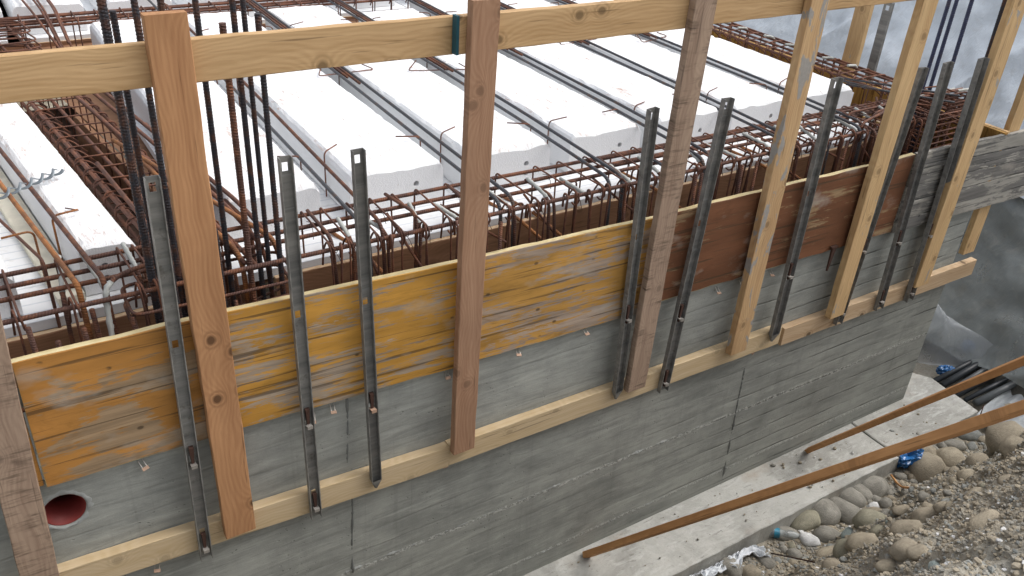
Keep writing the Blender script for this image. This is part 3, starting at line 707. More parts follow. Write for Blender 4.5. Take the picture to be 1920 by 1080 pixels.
# ================================================================== POSTS AND RAILS
PG = 'guard rail posts standing against the wall'
def post(x0, x1, zb, zt, back_b, back_t, T, m, label, tilt=0., **k):
    xc = (x0 + x1) / 2
    o = plank('guard_post', (xc - tilt, back_b, zb), (xc + tilt * 0, back_t, zt), x1 - x0, T, m, rough=.0018, **k); return tag(o, label, 'timber post', PG)
post(-.145, -.035, -2.75, -.55, -.048, -.048, .04, MT['post_w'], 'rough brown post cut off by the left edge of the photo', tilt=.105)
post(.422, .533, -2.505, -.592, -.048, -.048, .037, MT['post_a'], 'wide knotty orange post, nearest to the camera, left of the ribbed column bars')
post(1.385, 1.487, -2.505, -.612, -.048, -.084, .036, MT['post_r'], 'reddish post in the middle where the two top rails overlap')
post(2.335, 2.445, -2.515, -.45, -.048, -.084, .036, MT['post_w'], 'brownish grey sawn post where the worn yellow and red-brown boards meet')
post(3.01, 3.125, -2.515, -.45, -.048, -.05, .04, MT['post_s'], 'post smeared with grey mortar, in front of the red-brown board')
post(3.78, 3.895, -2.52, -.45, -.048, -.05, .04, MT['post_l'], 'pale post standing over the joint side of the red-brown board, third from right')
post(4.545, 4.675, -2.52, -.5, -.048, -.05, .04, MT['post_l'], 'pale post in front of the grey weathered board')
o = post(5.14, 5.26, -2.48, -1.0, .035, .035, .036, MT['post_l'], 'short orange post behind the grey board at the wall corner')
tag(plank('guard_post', (5.14, 1.20, -2.5), (5.14, 1.20, -.6), .12, .04, MT['post_l'], face=Vector((1, 0, 0))), 'pale post behind the far cage, in front of the bright plastic sheet', 'timber post', PG)
# rails
RG = 'top rails of the guard fence'
tag(hboard('guard_rail', (-40, 108), (905, 26), -.045, .026, .122, MT['rail']), 'left top rail running behind the wide orange post', 'timber rail', RG)
r2 = tag(hboard('guard_rail', (857, 31), (1318, -11), -.079, .026, .122, MT['rail']), 'middle top rail with a dark blue painted end beside the reddish post', 'timber rail', RG)
p_ = onY(857, 31, -.079)
b = BX(); b.box(-.0012, .009, -.0012, .0272, -.1232, .0012); o = b.obj('painted_end', MT['blue_end'], None, Matrix.Translation(Vector((p_.x, -.079, p_.z)))); o.parent = r2; o.matrix_parent_inverse = r2.matrix_world.inverted()
tag(hboard('guard_rail', (1322, -12), (1800, -58), -.045, .026, .122, MT['rail']), 'right top rail crossing the mortar-stained post', 'timber rail', RG)

# ================================================================== STEEL CHANNELS
CG = 'steel channels clamping the shuttering'
def channel(x_b, x_t, z_b, z_t, wd, label, pointed=False, slots=None, wedge=((-2.13, 0), (-2.5, 0)), dp=.024, yb=-.05, twist=0):
    b = BX(); th = .003; L = z_t - z_b; h = wd / 2
    b.box(-h, -h + th, -dp, 0, 0, L); b.box(h - th, h, -dp, 0, 0, L)
    cut = sorted(slots or [.035, .58 - 0.0, 1.06, 1.41]); sh, sw = .030, h * .45
    z = 0; segs = []
    for c in sorted(L - c_ for c_ in cut if c_ < L - .03):
        segs.append((z, c - sh / 2)); z = c + sh / 2
    segs.append((z, L))
    for (u, v) in segs: b.box(-sw, sw, -th, 0, u, v)
    b.box(-h + th, -sw, -th, 0, 0, L); b.box(sw, h - th, -th, 0, 0, L)
    if pointed:
        # pinched lower end: the two legs folded together
        n = len(b.V); b.V += [(-h, -dp, 0), (h, -dp, 0), (h, 0, 0), (-h, 0, 0), (.004, -.010, -.055), (-.004, -.004, -.055)]
        b.F += [(n, n + 1, n + 4, n + 5), (n + 1, n + 2, n + 4), (n + 2, n + 3, n + 5, n + 4), (n + 3, n, n + 5)]; b.M += [0] * 4
    base = Vector((x_b, yb, z_b)); top = Vector((x_t, yb, z_t)); d = (top - base).normalized()
    yv = Vector((0, 1, 0)); xv = yv.cross(d) ; mw = Matrix((xv, yv, d)).transposed().to_4x4(); mw.translation = base
    mw = mw @ Matrix.Rotation(twist, 4, 'Z')
    root = empty('steel_channel', base, label, 'steel channel', CG); root.matrix_world = mw
    bpy.context.view_layer.update()
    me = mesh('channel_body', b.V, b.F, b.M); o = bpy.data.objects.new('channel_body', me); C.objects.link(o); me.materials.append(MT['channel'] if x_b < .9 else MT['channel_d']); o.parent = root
    for (zw, kind) in wedge:
        zl = zw - z_b
        if zl < 0.01: continue
        # tapered wedge driven through the tie
        V = [(-.008, -.020, .045), (.008, -.020, .045), (.008, -.006, .045), (-.008, -.006, .045), (-.003, -.017, -.05), (.003, -.017, -.05), (.003, -.008, -.05), (-.003, -.008, -.05)]
        V = [(x, y, z_ + zl) for x, y, z_ in V]
        o = link('wedge', mesh('wedge', V, [(0, 1, 2, 3), (7, 6, 5, 4), (0, 4, 5, 1), (1, 5, 6, 2), (2, 6, 7, 3), (3, 7, 4, 0)]), MT['dark_rust']); o.parent = root
        t_ = BX(); t_.box(-.010, .010, -.034, -.006, zl - .030, zl - .026); t_.box(-.010, .010, -.036, -.032, zl - .036, zl - .022)
        o = link('tie_end', mesh('tie_end', t_.V, t_.F, t_.M), MT['orange'] if kind else MT['tie']); o.parent = root
    return root
S1 = [.035, .585, 1.07, 1.45]
channel(.345, .38, -2.585, -1.045, .043, 'short steel channel just left of the wide orange post', wedge=((-2.09, 0), (-2.5, 0)))
channel(.775, .77, -2.585, -1.05, .043, 'slotted steel channel beside the column bars, left one of two on the yellow board', wedge=((-2.08, 0), (-2.5, 0)))
channel(1.035, 1.01, -2.50, -1.065, .043, 'steel channel with a pinched pointed lower end on the bright yellow board', pointed=True, wedge=((-2.10, 1),))
channel(2.285, 2.25, -2.50, -1.095, .052, 'steel channel with pinched foot just left of the grey sawn post', pointed=True, wedge=((-2.06, 0),), twist=.15)
channel(2.59, 2.66, -2.61, -1.105, .056, 'steel channel on the left end of the red-brown board', wedge=((-2.15, 0), (-2.53, 0)))
channel(3.355, 3.34, -2.50, -1.10, .060, 'steel channel between the mortar-stained and the pale posts', pointed=True, wedge=((-2.11, 0),))
channel(3.905, 3.985, -2.60, -1.12, .055, 'steel channel half hidden behind the pale post, third from right', wedge=((-2.1, 0), (-2.5, 0)))
channel(4.27, 4.185, -2.605, -1.115, .060, 'steel channel on the joint of the red-brown and grey boards', wedge=((-2.12, 0), (-2.52, 0)))
channel(4.555, 4.485, -2.62, -1.125, .060, 'steel channel against the last pale post on the grey board', wedge=((-2.14, 0), (-2.54, 0)), dp=.03, yb=-.052)
ch = channel(5.12, 5.12, -2.4, -1.12, .06, 'steel channel behind the far cage in front of the plastic sheet', wedge=())
ch.matrix_world = Matrix.Translation((5.115, 1.0, -2.4)) @ Matrix.Rotation(PI / 2, 4, 'Z')
# loose wedge
o = link('rusty_wedge', mesh('rusty_wedge', [(-.016, -.02, 0), (.016, -.02, 0), (.016, -.008, .002), (-.016, -.008, .002), (-.012, -.018, -.14), (-.004, -.018, -.14), (-.004, -.010, -.14), (-.012, -.010, -.14),
    (-.024, -.022, 0), (.024, -.022, 0), (.024, -.004, 0), (-.024, -.004, 0), (-.024, -.022, .008), (.024, -.022, .008), (.024, -.004, .008), (-.024, -.004, .008)],
    [(3, 2, 1, 0), (4, 5, 6, 7), (0, 1, 5, 4), (1, 2, 6, 5), (2, 3, 7, 6), (3, 0, 4, 7), (8, 9, 10, 11), (15, 14, 13, 12), (8, 12, 13, 9), (9, 13, 14, 10), (10, 14, 15, 11), (11, 15, 12, 8)]), MT['dark_rust'])
o.location = onY(1560, 462, -.032) + Vector((0, .0, 0)); tag(o, 'rusty spike wedge hanging at the lower edge of the red-brown board', 'wedge')

# ================================================================== FOAM DECK
def block(xr, wd, y0, y1, zt, zb, label, xskew=0., holes=True, seed=0, mat=None, grp='foam blocks of the floor deck', basew=None, by0=None, bx0=None):
    """polystyrene strip block: worn top edges, holes in the front face, flat base flange"""
    root = empty('foam_block', (xr - wd / 2, y0, zb - .04), label, 'foam block', grp)
    segs = []; y = y0
    rnd = random.Random(seed)
    while y < y1 - .3:
        e_ = min(y1, y + rnd.uniform(1.15, 1.35)); segs.append((y, e_)); y = e_ + .002
    H = zt - zb; ch = .03
    for si, (ya, yb) in enumerate(segs):
        # profile clockwise seen from the front
        prof = []
        nt_ = 16; ns_ = 5
        for k in range(ns_): prof.append((0 + .004, H * k / ns_))
        prof += [(.006, H - ch), (.016, H - ch * .38)]
        for k in range(nt_ + 1): prof.append((ch + (wd - 2 * ch) * k / nt_, H))
        prof += [(wd - .016, H - ch * .38), (wd - .006, H - ch)]
        for k in range(ns_ - 1, -1, -1): prof.append((wd - .004, H * k / ns_))
        P = len(prof); n = max(4, int((yb - ya) / .05)); V, Fs = [], []
        ys = [0, .008, .02, .04] + [ (yb - ya) * k / n for k in range(1, n + 1)]
        if yb - ya > 0 and ys[4] < .05: ys.pop(4)
        x0 = xr - wd
        for i, dy in enumerate(ys):
            yy = ya + dy; sk = xskew * (yy - y0)
            for k, (px_, pz) in enumerate(prof):
                topness = 1 if pz > H - ch * 1.1 else 0
                q = Vector((px_ * 11 + seed, yy * 9, pz * 9)); q2 = q * 3.3
                dz = topness * (.004 * mn.noise(q) + .003 * mn.noise(q2)); dx = .003 * mn.noise(q2 + Vector((5, 0, 0)))
                if topness and (k in (ns_, ns_ + 1, ns_ + 2) or k in (P - ns_ - 1, P - ns_ - 2, P - ns_ - 3)): dz += -.008 * abs(mn.noise(q2)) ; 
                if si == 0 and topness: dz -= (.016 + .012 * mn.noise(q * 1.4)) * max(0, 1 - dy / .022) ** 1.2
                yj = 0
                if si == 0 and i == 0: yj = 0
                V.append((x0 + px_ + sk + dx, yy + yj, zb + pz + dz))
        for i in range(len(ys) - 1):
            for k in range(P - 1): a_ = i * P + k; Fs.append((a_, a_ + 1, a_ + P + 1, a_ + P))
        me = bpy.data.meshes.new('block'); bm = bmesh.new(); bv = [bm.verts.new(v) for v in V]
        for f in Fs: bm.faces.new([bv[j] for j in f])
        bm.verts.ensure_lookup_table()
        # front cap with two round holes
        ring = bv[:P]; es = [bm.edges.get((ring[k], ring[k + 1])) or bm.edges.new((ring[k], ring[k + 1])) for k in range(P - 1)] + [bm.edges.new((ring[-1], ring[0]))]
        he = []
        if si == 0 and holes:
            for hz in (.055, .105):
                for hx in ((.14,) if wd > .35 else (.12,)):
                    cx, cz = x0 + wd - hx, zb + hz
                    vs = [bm.verts.new((cx + .0135 * math.cos(t), ya + .001, cz + .0135 * math.sin(t))) for t in np.linspace(0, 2 * PI, 15)[:-1]]
                    he.append([bm.edges.new((vs[j], vs[(j + 1) % 14])) for j in range(14)])
        bmesh.ops.triangle_fill(bm, use_beauty=True, edges=es + [x for h_ in he for x in h_])
        for h_ in he:
            r_ = bmesh.ops.extrude_edge_only(bm, edges=h_)
            for v in [g for g in r_['geom'] if isinstance(g, bmesh.types.BMVert)]: v.co.y += .07
            ve = [g for g in r_['geom'] if isinstance(g, bmesh.types.BMEdge) and all(abs(v.co.y - ya - .071) < .003 for v in g.verts)]
            bmesh.ops.triangle_fill(bm, edges=ve)
        ring = bv[-P:]; bm.faces.new(ring[::-1])
        bmesh.ops.recalc_face_normals(bm, faces=bm.faces)
        bm.to_mesh(me); bm.free()
        me.polygons.foreach_set('use_smooth', [False] * len(me.polygons))
        o = link('block', me, mat or MT['foam']); o.parent = root; o.matrix_parent_inverse = root.matrix_world.inverted()
    # base flange
    bw = basew or (xr - wd - .07, xr + .063); b = BX(); ya = by0 if by0 is not None else y0 - .25
    n = 6
    for k in range(n):
        u, v = ya + (y1 - ya) * k / n, ya + (y1 - ya) * (k + 1) / n - .002
        b.box(bw[0], bw[1], u, v, zb - .042, zb - .003)
    # shallow lines moulded in the flange
    o = link('base_flange', mesh('base_flange', [(x + xskew * (y_ - y0), y_, z_) for x, y_, z_ in b.V], b.F, b.M), MT['flange']); o.parent = root; o.matrix_parent_inverse = root.matrix_world.inverted()
    return root
def flange_mat():
    b = NB('foam_flange'); v = b.coord(rnd=False); x = b.n('ShaderNodeSeparateXYZ', i_0=v)
    l1 = b.ramp(b.math('ABSOLUTE', b.math('SUBTRACT', b.math('FRACT', b.math('MULTIPLY', x.outputs[1], 16.)), .5)), (.40, 0.), (.48, 1.))
    nn = b.noise(v, 20, 4)
    col = b.mix(b.math('MULTIPLY', l1, .45), (.80, .81, .82), (.40, .45, .53))
    col = b.mix(b.ramp(nn, (.6, 0.), (.75, .3)), col, (.5, .47, .42))
    return b.fin(col, .85, b.bump(b.math('SUBTRACT', nn, l1), .4, .003))
MT['flange'] = flange_mat()
ZTB, ZBB = -1.515, -1.715
XR = [1.15, 1.745, 2.33, 2.91, 3.46, 4.02, 4.58]; names = ['first', 'second', 'third', 'fourth', 'fifth', 'sixth', 'last']
lab = ['worn white foam block right behind the ribbed column bars', 'white foam block ending above the pointed channel', 'white foam block whose front is crossed by the reddish post',
       'white foam block ending left of the grey sawn post', 'white foam block with a chipped corner, right of the grey sawn post', 'white foam block behind the mortar-stained post', 'last white foam block beside the right cage']
for i, xr in enumerate(XR):
    wd = .462 if i else .42
    xl = (XR[i - 1] + .065) if i else .70
    block(xr, wd, .70 + .01 * (i % 2), 3.62, ZTB + (.012 if i == 4 else 0), ZBB, lab[i], seed=i * 7 + 3, basew=(xl, xr + .063), by0=.435)
# skewed blocks on the left of the cross beam
block(.385, .205, .53, 3.3, -1.52, -1.715, 'narrow white foam block with a rust-scratched top left of the cross beam cage', xskew=-.112, seed=51, basew=(.10, .375), by0=.435)
block(-.02, .445, .50, 2.9, -1.53, -1.715, 'white foam block cut by the left edge of the photo', xskew=-.112, seed=61, basew=(-.6, .095), by0=.435)
b = BX(); b.box(-.055, .055, 0, 2.2, 0, .008)
# second bay
lab2 = ['far white foam block at the top left corner', 'far foam block with two tube holes behind the far cage', 'far foam block behind the far cage, third from left', 'far foam block behind the far cage, fourth from left', 'far foam block over the middle of the top rail', 'far foam block right of the middle top rail', 'far foam block near the right cage']
for i, xr in enumerate([.30, .80, 1.39, 1.98, 2.57, 3.16, 3.75, 4.34]):
    block(xr, .45, 4.22, 7.2, ZTB, ZBB, (lab2 + ['far foam block farthest to the right'])[i], seed=100 + i * 5, basew=(xr - .515, xr + .063), by0=4.12)
tag(plank('beam_form_board', (-.5, 4.13, -1.85), (4.66, 4.13, -1.85), .21, .027, [MT['inner'], MT['ledger_k']]), 'brown side board of the far cross beam', 'formwork board', IB)
tag(plank('beam_form_board', (-.2, 3.66, -1.85), (4.66, 3.66, -1.85), .20, .027, [MT['inner'], MT['ledger_k']]), 'brown near side board of the far cross beam', 'formwork board', IB)
# supporting deck under the foam
dk = link('deck_floor', mesh('deck_floor', [(.80, .44, -1.775), (4.66, .44, -1.775), (4.66, 7.4, -1.775), (.10, 7.4, -1.775), (.10, 4.16, -1.775), (.35, 3.6, -1.775), (-3, .44, -1.775), (.39, .44, -1.775), (.05, 3.6, -1.775), (-3, 3.6, -1.775)], [(0, 1, 2, 3, 4, 5), (6, 7, 8, 9)]), MT['inner']); struct(dk)

# ================================================================== REINFORCEMENT
ZC = -1.53
# --- edge beam cage
cage = empty('edge_beam_cage', (2.4, .3, -2.0), 'long rusty reinforcement cage lying behind the shuttering boards', 'rebar cage')
for yy, x0, x1, rr, dz in ((.482, -1.3, 4.95, .009, 0), (.395, -1.3, 4.95, .009, -.002), (.318, -1.3, 4.95, .009, -.004), (.172, -1.3, 4.98, .009, 0.), (.20, -1.3, 4.9, .008, -.36), (.45, -1.3, 4.9, .008, -.36)):
    n = 14; pts = [(x0 + (x1 - x0) * i / n, yy + .006 * mn.noise(Vector((i * 1.3, yy * 20, 0))), ZC + dz - .010 + .006 * mn.noise(Vector((i * 1.1, yy * 20, 7)))) for i in range(n + 1)]
    bar('longitudinal_bar', pts, rr, MT['rust_rib'], cage, seg=8, bend=.1, nf=1)
bar('longitudinal_bar', [(2.35, .463, ZC - .012), (4.9, .455, ZC - .012)], .008, MT['rust_rib'], cage, seg=8)
bar('longitudinal_bar', [(2.45, .375, ZC - .012), (4.9, .372, ZC - .012)], .008, MT['rust_rib'], cage, seg=8)
st_x = [-.62, -.47, -.33, -.17, -.05, .11, .31, .36] + [.99, 1.07, 1.18, 1.28, 1.38, 1.49, 1.63, 1.76, 1.89, 2.09, 2.22, 2.37, 2.54, 2.66, 2.78]
x = 2.92
rq = random.Random(11)
while x < 4.9: st_x.append(x); x += rq.uniform(.085, .13)
x = .9
def stirrup(x, parent, mat=None, y0=.172, y1=.487, r=.0042, zb=-1.98, lean=0.):
    l = lambda: rq.uniform(-.012, .012)
    xb, xf = x, x + rq.uniform(-.015, .02)
    pts = [(xf + .012, y0 + .065, ZC - .075), (xf + .012, y0 + .03, ZC - .035), (xf, y0 - .013, ZC + .004), (xb, y1 + .008, ZC + .006), (xb + l(), y1 + .01, zb), (xf + l(), y0 - .012, zb), (xf - .006, y0 - .016, ZC - .02), (xf - .008, y0 - .010, ZC + .022), (xf - .010, y0 + .022, ZC + .018), (xf - .012, y0 + .03, ZC - .05)]
    pts = pts[::-1]
    # closed hoop with a curled tail at the front corner
    return bar('stirrup', [(xf - .02, y0 + .035, ZC - .085), (xf - .014, y0 + .035, ZC - .02), (xf - .008, y0 + .008, ZC + .028), (xf - .004, y0 - .018, ZC - .0), (xf + l(), y0 - .016, zb), (xb + l(), y1 + .010, zb), (xb, y1 + .010, ZC + .008), (xf + .006, y0 - .008, ZC + .006), (xf + .010, y0 - .018, ZC - .025), (xf + .012, y0 + .012, ZC - .065), (xf + .014, y0 + .04, ZC - .06)], r, mat or MT['rust'], parent, seg=5, bend=.022, nf=3)
for x in st_x: stirrup(x, cage)
# starter bars rising from the wall with slurry on their hooked tips
SG = 'slurry-tipped starter bars bent over in the edge beam'
sx = [(.10, .30, .20), (.23, .26, .22), (.345, .30, .16), (1.10, .24, .10), (1.24, .24, .12), (1.39, .25, .12), (1.56, .22, .13), (1.80, .20, .16), (1.97, .20, .16), (2.18, .18, .17), (2.44, .20, .16), (2.62, .22, .14), (2.87, .22, .16), (3.10, .20, .18), (3.34, .22, .18), (3.52, .21, .16), (3.70, .22, .17), (3.99, .20, .18), (4.20, .26, .16), (4.34, .21, .15), (4.47, .24, .17)]
for i, (x, y, L) in enumerate(sx):
    a_ = rq.uniform(-.06, .03); lo = rq.uniform(-.03, .03)
    bar('starter_bar', [(x + lo, y - .03, -2.1), (x, y - .01, ZC - .02 + rq.uniform(-.02, .015)), (x + a_, y + L, ZC + .012 + rq.uniform(-.02, .02))], .0075, MT['rust_rib'], cage, seg=8, bend=.05, tip=L * .95, lump=.45)
for i in range(34):
    x = 1.0 + i * .115 + rq.uniform(-.03, .03)
    if x > 4.75: break
    y = rq.uniform(.10, .16); lean = rq.uniform(-.03, .03)
    if rq.random() < .45: bar('starter_bar', [(x + lean, y, -2.1), (x, y + .02, ZC - rq.uniform(.0, .05))], .008, MT['rust_rib'], cage, seg=8)
    else: bar('starter_bar', [(x + lean, y, -2.1), (x, y + .01, ZC + .01), (x + .012, y + .055, ZC + .01), (x + .014, y + .06, ZC - .06)], .0048, MT['rust'], cage, seg=6, bend=.03)
for i in range(30):
    x = 1.02 + i * .125 + rq.uniform(-.05, .05); y = rq.uniform(.12, .3); k = rq.random()
    if x > 4.8: break
    if k < .45: bar('bent_bar', [(x + rq.uniform(-.02, .02), y + rq.uniform(.15, .3), ZC + rq.uniform(-.01, .03)), (x, y, ZC + rq.uniform(-.01, .02)), (x + rq.uniform(-.03, .03), y - .03, -1.95)], rq.choice((.006, .0075)), MT['rust_rib'] if k < .3 else MT['steel'], cage, seg=7, bend=rq.uniform(.03, .06))
    elif k < .75: bar('bent_bar', [(x, y + .02, -2.0), (x + .005, y, ZC + rq.uniform(-.05, .01)), (x + rq.uniform(.03, .07), y - .01, ZC + rq.uniform(-.03, .01)), (x + .07, y + .03, -1.9)], .0048, MT['rust'], cage, seg=6, bend=.03)
    else: bar('bent_bar', [(x, rq.uniform(.3, .45), ZC - .02), (x + rq.uniform(.05, .25), .14, ZC - rq.uniform(.12, .35))], .006, MT['rust'], cage, seg=6)
for x, y, zt in ((-.02, .14, -1.56), (.13, .13, -1.6), (.17, .2, -1.58), (.05, .12, -1.62), (.28, .13, -1.6)):
    bar('starter_bar', [(x + .02, y, -2.1), (x, y, zt)], .0085, MT['rust_rib'], cage, seg=8)
# curved slurry bar at the left
bar('starter_bar', [tuple(onY(218, 680, .12)), tuple(onZ(196, 545, -1.52)), tuple(onZ(215, 520, -1.50)), tuple(onZ(262, 500, -1.50)), tuple(onZ(300, 490, -1.5))], .0085, MT['rust_rib'], cage, seg=8, bend=.04, tip0=.28, lump=.5, step=.008)
for i, x in enumerate(st_x[8::1]):
    for yy in ((.172,) if i % 3 else (.172, .395)):
        q = Vector((x + .004, yy, ZC - .008)); a_ = rq.uniform(-1, 1)
        bar('tie_wire', [q + Vector((-.012, .014, .008)), q + Vector((.010, -.014, .011)), q + Vector((.012, -.012, -.012)), q + Vector((-.010, .012, -.012)), q + Vector((-.006, -.014, .013)), q + Vector((.012 * a_, -.03, -.02 * abs(a_) - .004)), q + Vector((.02 * a_, -.04, -.045))], .0014, MT['dark_rust'], cage, seg=4, bend=.004, nf=2)
# diagonal lower ties seen through the cage
for x in (1.2, 1.95, 2.05, 2.75, 3.5, 3.6):
    bar('cross_bar', [(x - .05, .62, ZBB + .01), (x + .02, .42, -1.73), (x + .07, .12, -1.80)], .008, MT['rust_or'], cage, seg=8, bend=.04)

# --- joist bars running over the foam ribs and hooking down into the beam
JG = 'pairs of long ribbed bars in the ribs between foam blocks'
ribs = [(XR[i] + XR[i + 1] - .462) / 2 for i in range(6)]
between = ['nearest the ribbed column bars', 'left of the reddish post', 'just left of the grey sawn post', 'just right of the grey sawn post', 'behind the mortar-stained post', 'nearest the right cage']
for i, xc in enumerate(ribs):
    for s_, nm in ((-1, 'left'), (1, 'right')):
        xx = xc + s_ * .036; m_ = MT['steel'] if not (i == 0 and s_ > 0) else MT['rust_rib']
        j = rq.uniform(-.01, .01); yf = .205 + rq.uniform(-.03, .03) + (.02 * s_)
        fx = xx - .045 if i > 1 else xx - .03
        pts = [(xx + .02, 7.0, ZTB + .02), (xx + .01, 3.9, ZTB + .022), (xx + j, 2.0, ZTB + .012), (xx - .02, 1.0, ZC + .022), (fx, yf, ZC + .014), (fx + .01, yf - .01, -1.98)]
        o = bar('joist_bar', pts, .0082, m_, seg=8, bend=.065, nf=6); tag(o, nm + ' bar of the long ribbed pair ' + between[i], 'steel bar', JG)
# extra short bars lapped over the far halves of the ribs
LG = 'short lapped bars ending over the ribs'
for i, xc in enumerate(ribs):
    if i < 1: continue
    for k, (dx, ye) in enumerate(((-.02, 1.92), (0.0, 1.86), (.022, 2.0))):
        ye += (.0 if i < 3 else .12) + rq.uniform(-.06, .06)
        o = bar('lap_bar', [(xc + dx, 7.0, ZTB + .032), (xc + dx + .004, 3.8, ZTB + .036), (xc + dx, ye, ZTB + .018)], .0075, MT['rust_rib'] if k != 2 else MT['steel'], seg=8)
        tag(o, ('left', 'middle', 'right')[k] + ' short lapped bar in the bundle ' + between[i], 'steel bar', LG)
# distribution bar with hooked ends laid across the ribs
HG = 'thin hooked bars laid across the ribs'
for i, (p0, p1) in enumerate((((597, 142), (702, 128)), ((765, 132), (880, 128)), ((1052, 84), (1122, 70)), ((1205, 79), (1252, 66)), ((385, 146), (500, 138)))):
    A, B = onZ(*p0, ZTB + .012), onZ(*p1, ZTB + .012); A.z = B.z = ZTB + .006; d = (B - A).normalized(); q_ = Vector((-d.y, d.x, 0))
    o = bar('hooked_bar', [A + d * .07 + q_ * .11 + Vector((0, 0, .03)), A + Vector((0, 0, .004)), B, B + q_ * .06 - d * .05 + Vector((0, 0, .02))], .0035, MT['rust'], seg=6, bend=.025)
    tag(o, ['thin hooked rusty bar under the left top rail, second rib', 'thin bent rusty bar just left of the reddish post', 'thin hooked rusty bar right of the reddish post under the rail', 'thin hooked rusty bar left of the grey sawn post under the rail', 'thin hooked rusty bar behind the column bars under the rail'][i], 'steel wire', HG)
# small wire hooks standing out of the ribs
WG = 'small wire hooks standing out of the ribs'
for i, xc in enumerate(ribs):
    for row, yy in ((0, .93), (1, 2.25), (2, 3.1)):
        yy += rq.uniform(-.04, .04)
        for s_, nm in ((-1, 'left'), (1, 'right')):
            L = rq.uniform(.07, .12)
            o = bar('wire_hook', [(xc + s_ * .055, yy, ZBB + .002), (xc + s_ * .055, yy, ZTB + .018), (xc + s_ * (.055 + L), yy + rq.uniform(-.02, .05), ZTB + .016 + rq.uniform(0, .012))], .0036, MT['rust'], seg=5, bend=.025)
            tag(o, nm + ' wire hook, ' + ('near', 'middle', 'far')[row] + ' row, rib ' + between[i], 'wire hook', WG)

# --- cross beam cage on the left
cb = empty('cross_beam_cage', (.45, 1.5, -1.95), 'rusty reinforcement cage in the skewed trench between the left foam blocks', 'rebar cage')
def cx_(y, u): return (.40 - .112 * (y - .5)) + u
for u, z_, rr, mt in ((.025, ZC, .0085, 'rust'), (.05, ZC - .03, .007, 'rust'), (.12, ZC, .009, 'rust'), (.245, ZC, .009, 'rust'), (.285, ZC - .02, .008, 'rust'), (.06, -1.9, .009, 'rust_rib'), (.26, -1.9, .009, 'rust_rib'), (.02, ZC - .06, .009, 'rust')):
    bar('longitudinal_bar', [(cx_(3.7, u), 3.7, z_), (cx_(2.5, u), 2.5, z_ + .005), (cx_(1.2, u), 1.2, z_), (cx_(.45, u), .45, z_ + .004), (cx_(.2, u), .2, z_ - .004)], rr, MT[mt], cb, seg=8, bend=.2, nf=2)
y = .55
while y < 3.55:
    u0, u1 = .015, .29; xx = lambda u: cx_(y, u)
    j = rq.uniform(-.01, .01)
    bar('stirrup', [(xx(.11), y - .06, ZC - .045), (xx(.05), y - .03, ZC + .012), (xx(.0), y, ZC - .002), (xx(.0), y, -1.93), (xx(u1), y + j, -1.93), (xx(u1), y + j, ZC + .012), (xx(u0 + .03), y + .004, ZC + .014), (xx(.004), y + .003, ZC + .012), (xx(.0), y + .006, ZC - .035)], .004, MT['rust'], cb, seg=5, bend=.025, nf=3)
    y += .135
for u in (.24, .33, .38):
    bar('longitudinal_bar', [(cx_(3.0, u - .05), 3.0, ZC + .03), (cx_(1.7, u), 1.7, ZC + .02), (cx_(.62, u + .02), .62, ZC + .03), (cx_(.3, u + .03), .30, ZC - .02), (cx_(.25, u + .03), .25, -1.95)], .009, MT['rust'], cb, seg=8, bend=.09)
# --- left joist bars (brown, skewed)
LJ = 'rusty ribbed bars in the left rib'
for k, (a_, b_, m_, nm) in enumerate((((5, 350), (146, 535), 'rust_or', 'left brown ribbed bar in the cream rib, ending in a yellow cut end'), ((33, 322), (193, 522), 'rust_rib', 'right brown ribbed bar in the cream rib beside the bent hook'), ((-30, 385), (80, 488), 'rust', 'thin red-brown bar at the far left foam block'))):
    A, B = onZ(*a_, ZC + .03), onZ(*b_, ZC + .03); d = (A - B).normalized()
    o = bar('joist_bar', [A + d * 1.6, A, B, B + Vector((.0, -.035, -.30))], .0095 if k < 2 else .006, MT[m_], seg=8, bend=.03, step=.05); tag(o, nm, 'steel bar', LJ)
for (a_, b_, c_, nm) in (((125, 520), (96, 405), (146, 393), 'bent wire hook on the narrow foam block, near its front'), ((82, 470), (62, 432), (2, 447), 'bent wire hook on the block at the left edge')):
    A = onZ(*a_, ZBB + .03); B = onZ(*b_, ZTB + .02); D = onZ(*c_, ZTB + .02); A.x, A.y = B.x, B.y
    tag(bar('wire_hook', [A, B, D], .0042, MT['rust_or'], seg=6, bend=.03), nm, 'wire hook', WG)
tag(bar('wire_hook', [onZ(122, 390, ZTB + .003), onZ(147, 394, ZTB + .003)], .003, MT['rust'], seg=6), 'loose nail lying on the narrow foam block', 'nail')
# cream strip in the left rib
b = BX(); b.box(-.045, .045, 0, 2.4, 0, .03)
o = b.obj('rib_liner', MT['cream']); o.matrix_world = Matrix.Translation((.135, .50, ZBB + .0)) @ Matrix.Rotation(.112, 4, 'Z'); tag(o, 'cream coloured liner strip at the bottom of the left rib', 'liner')

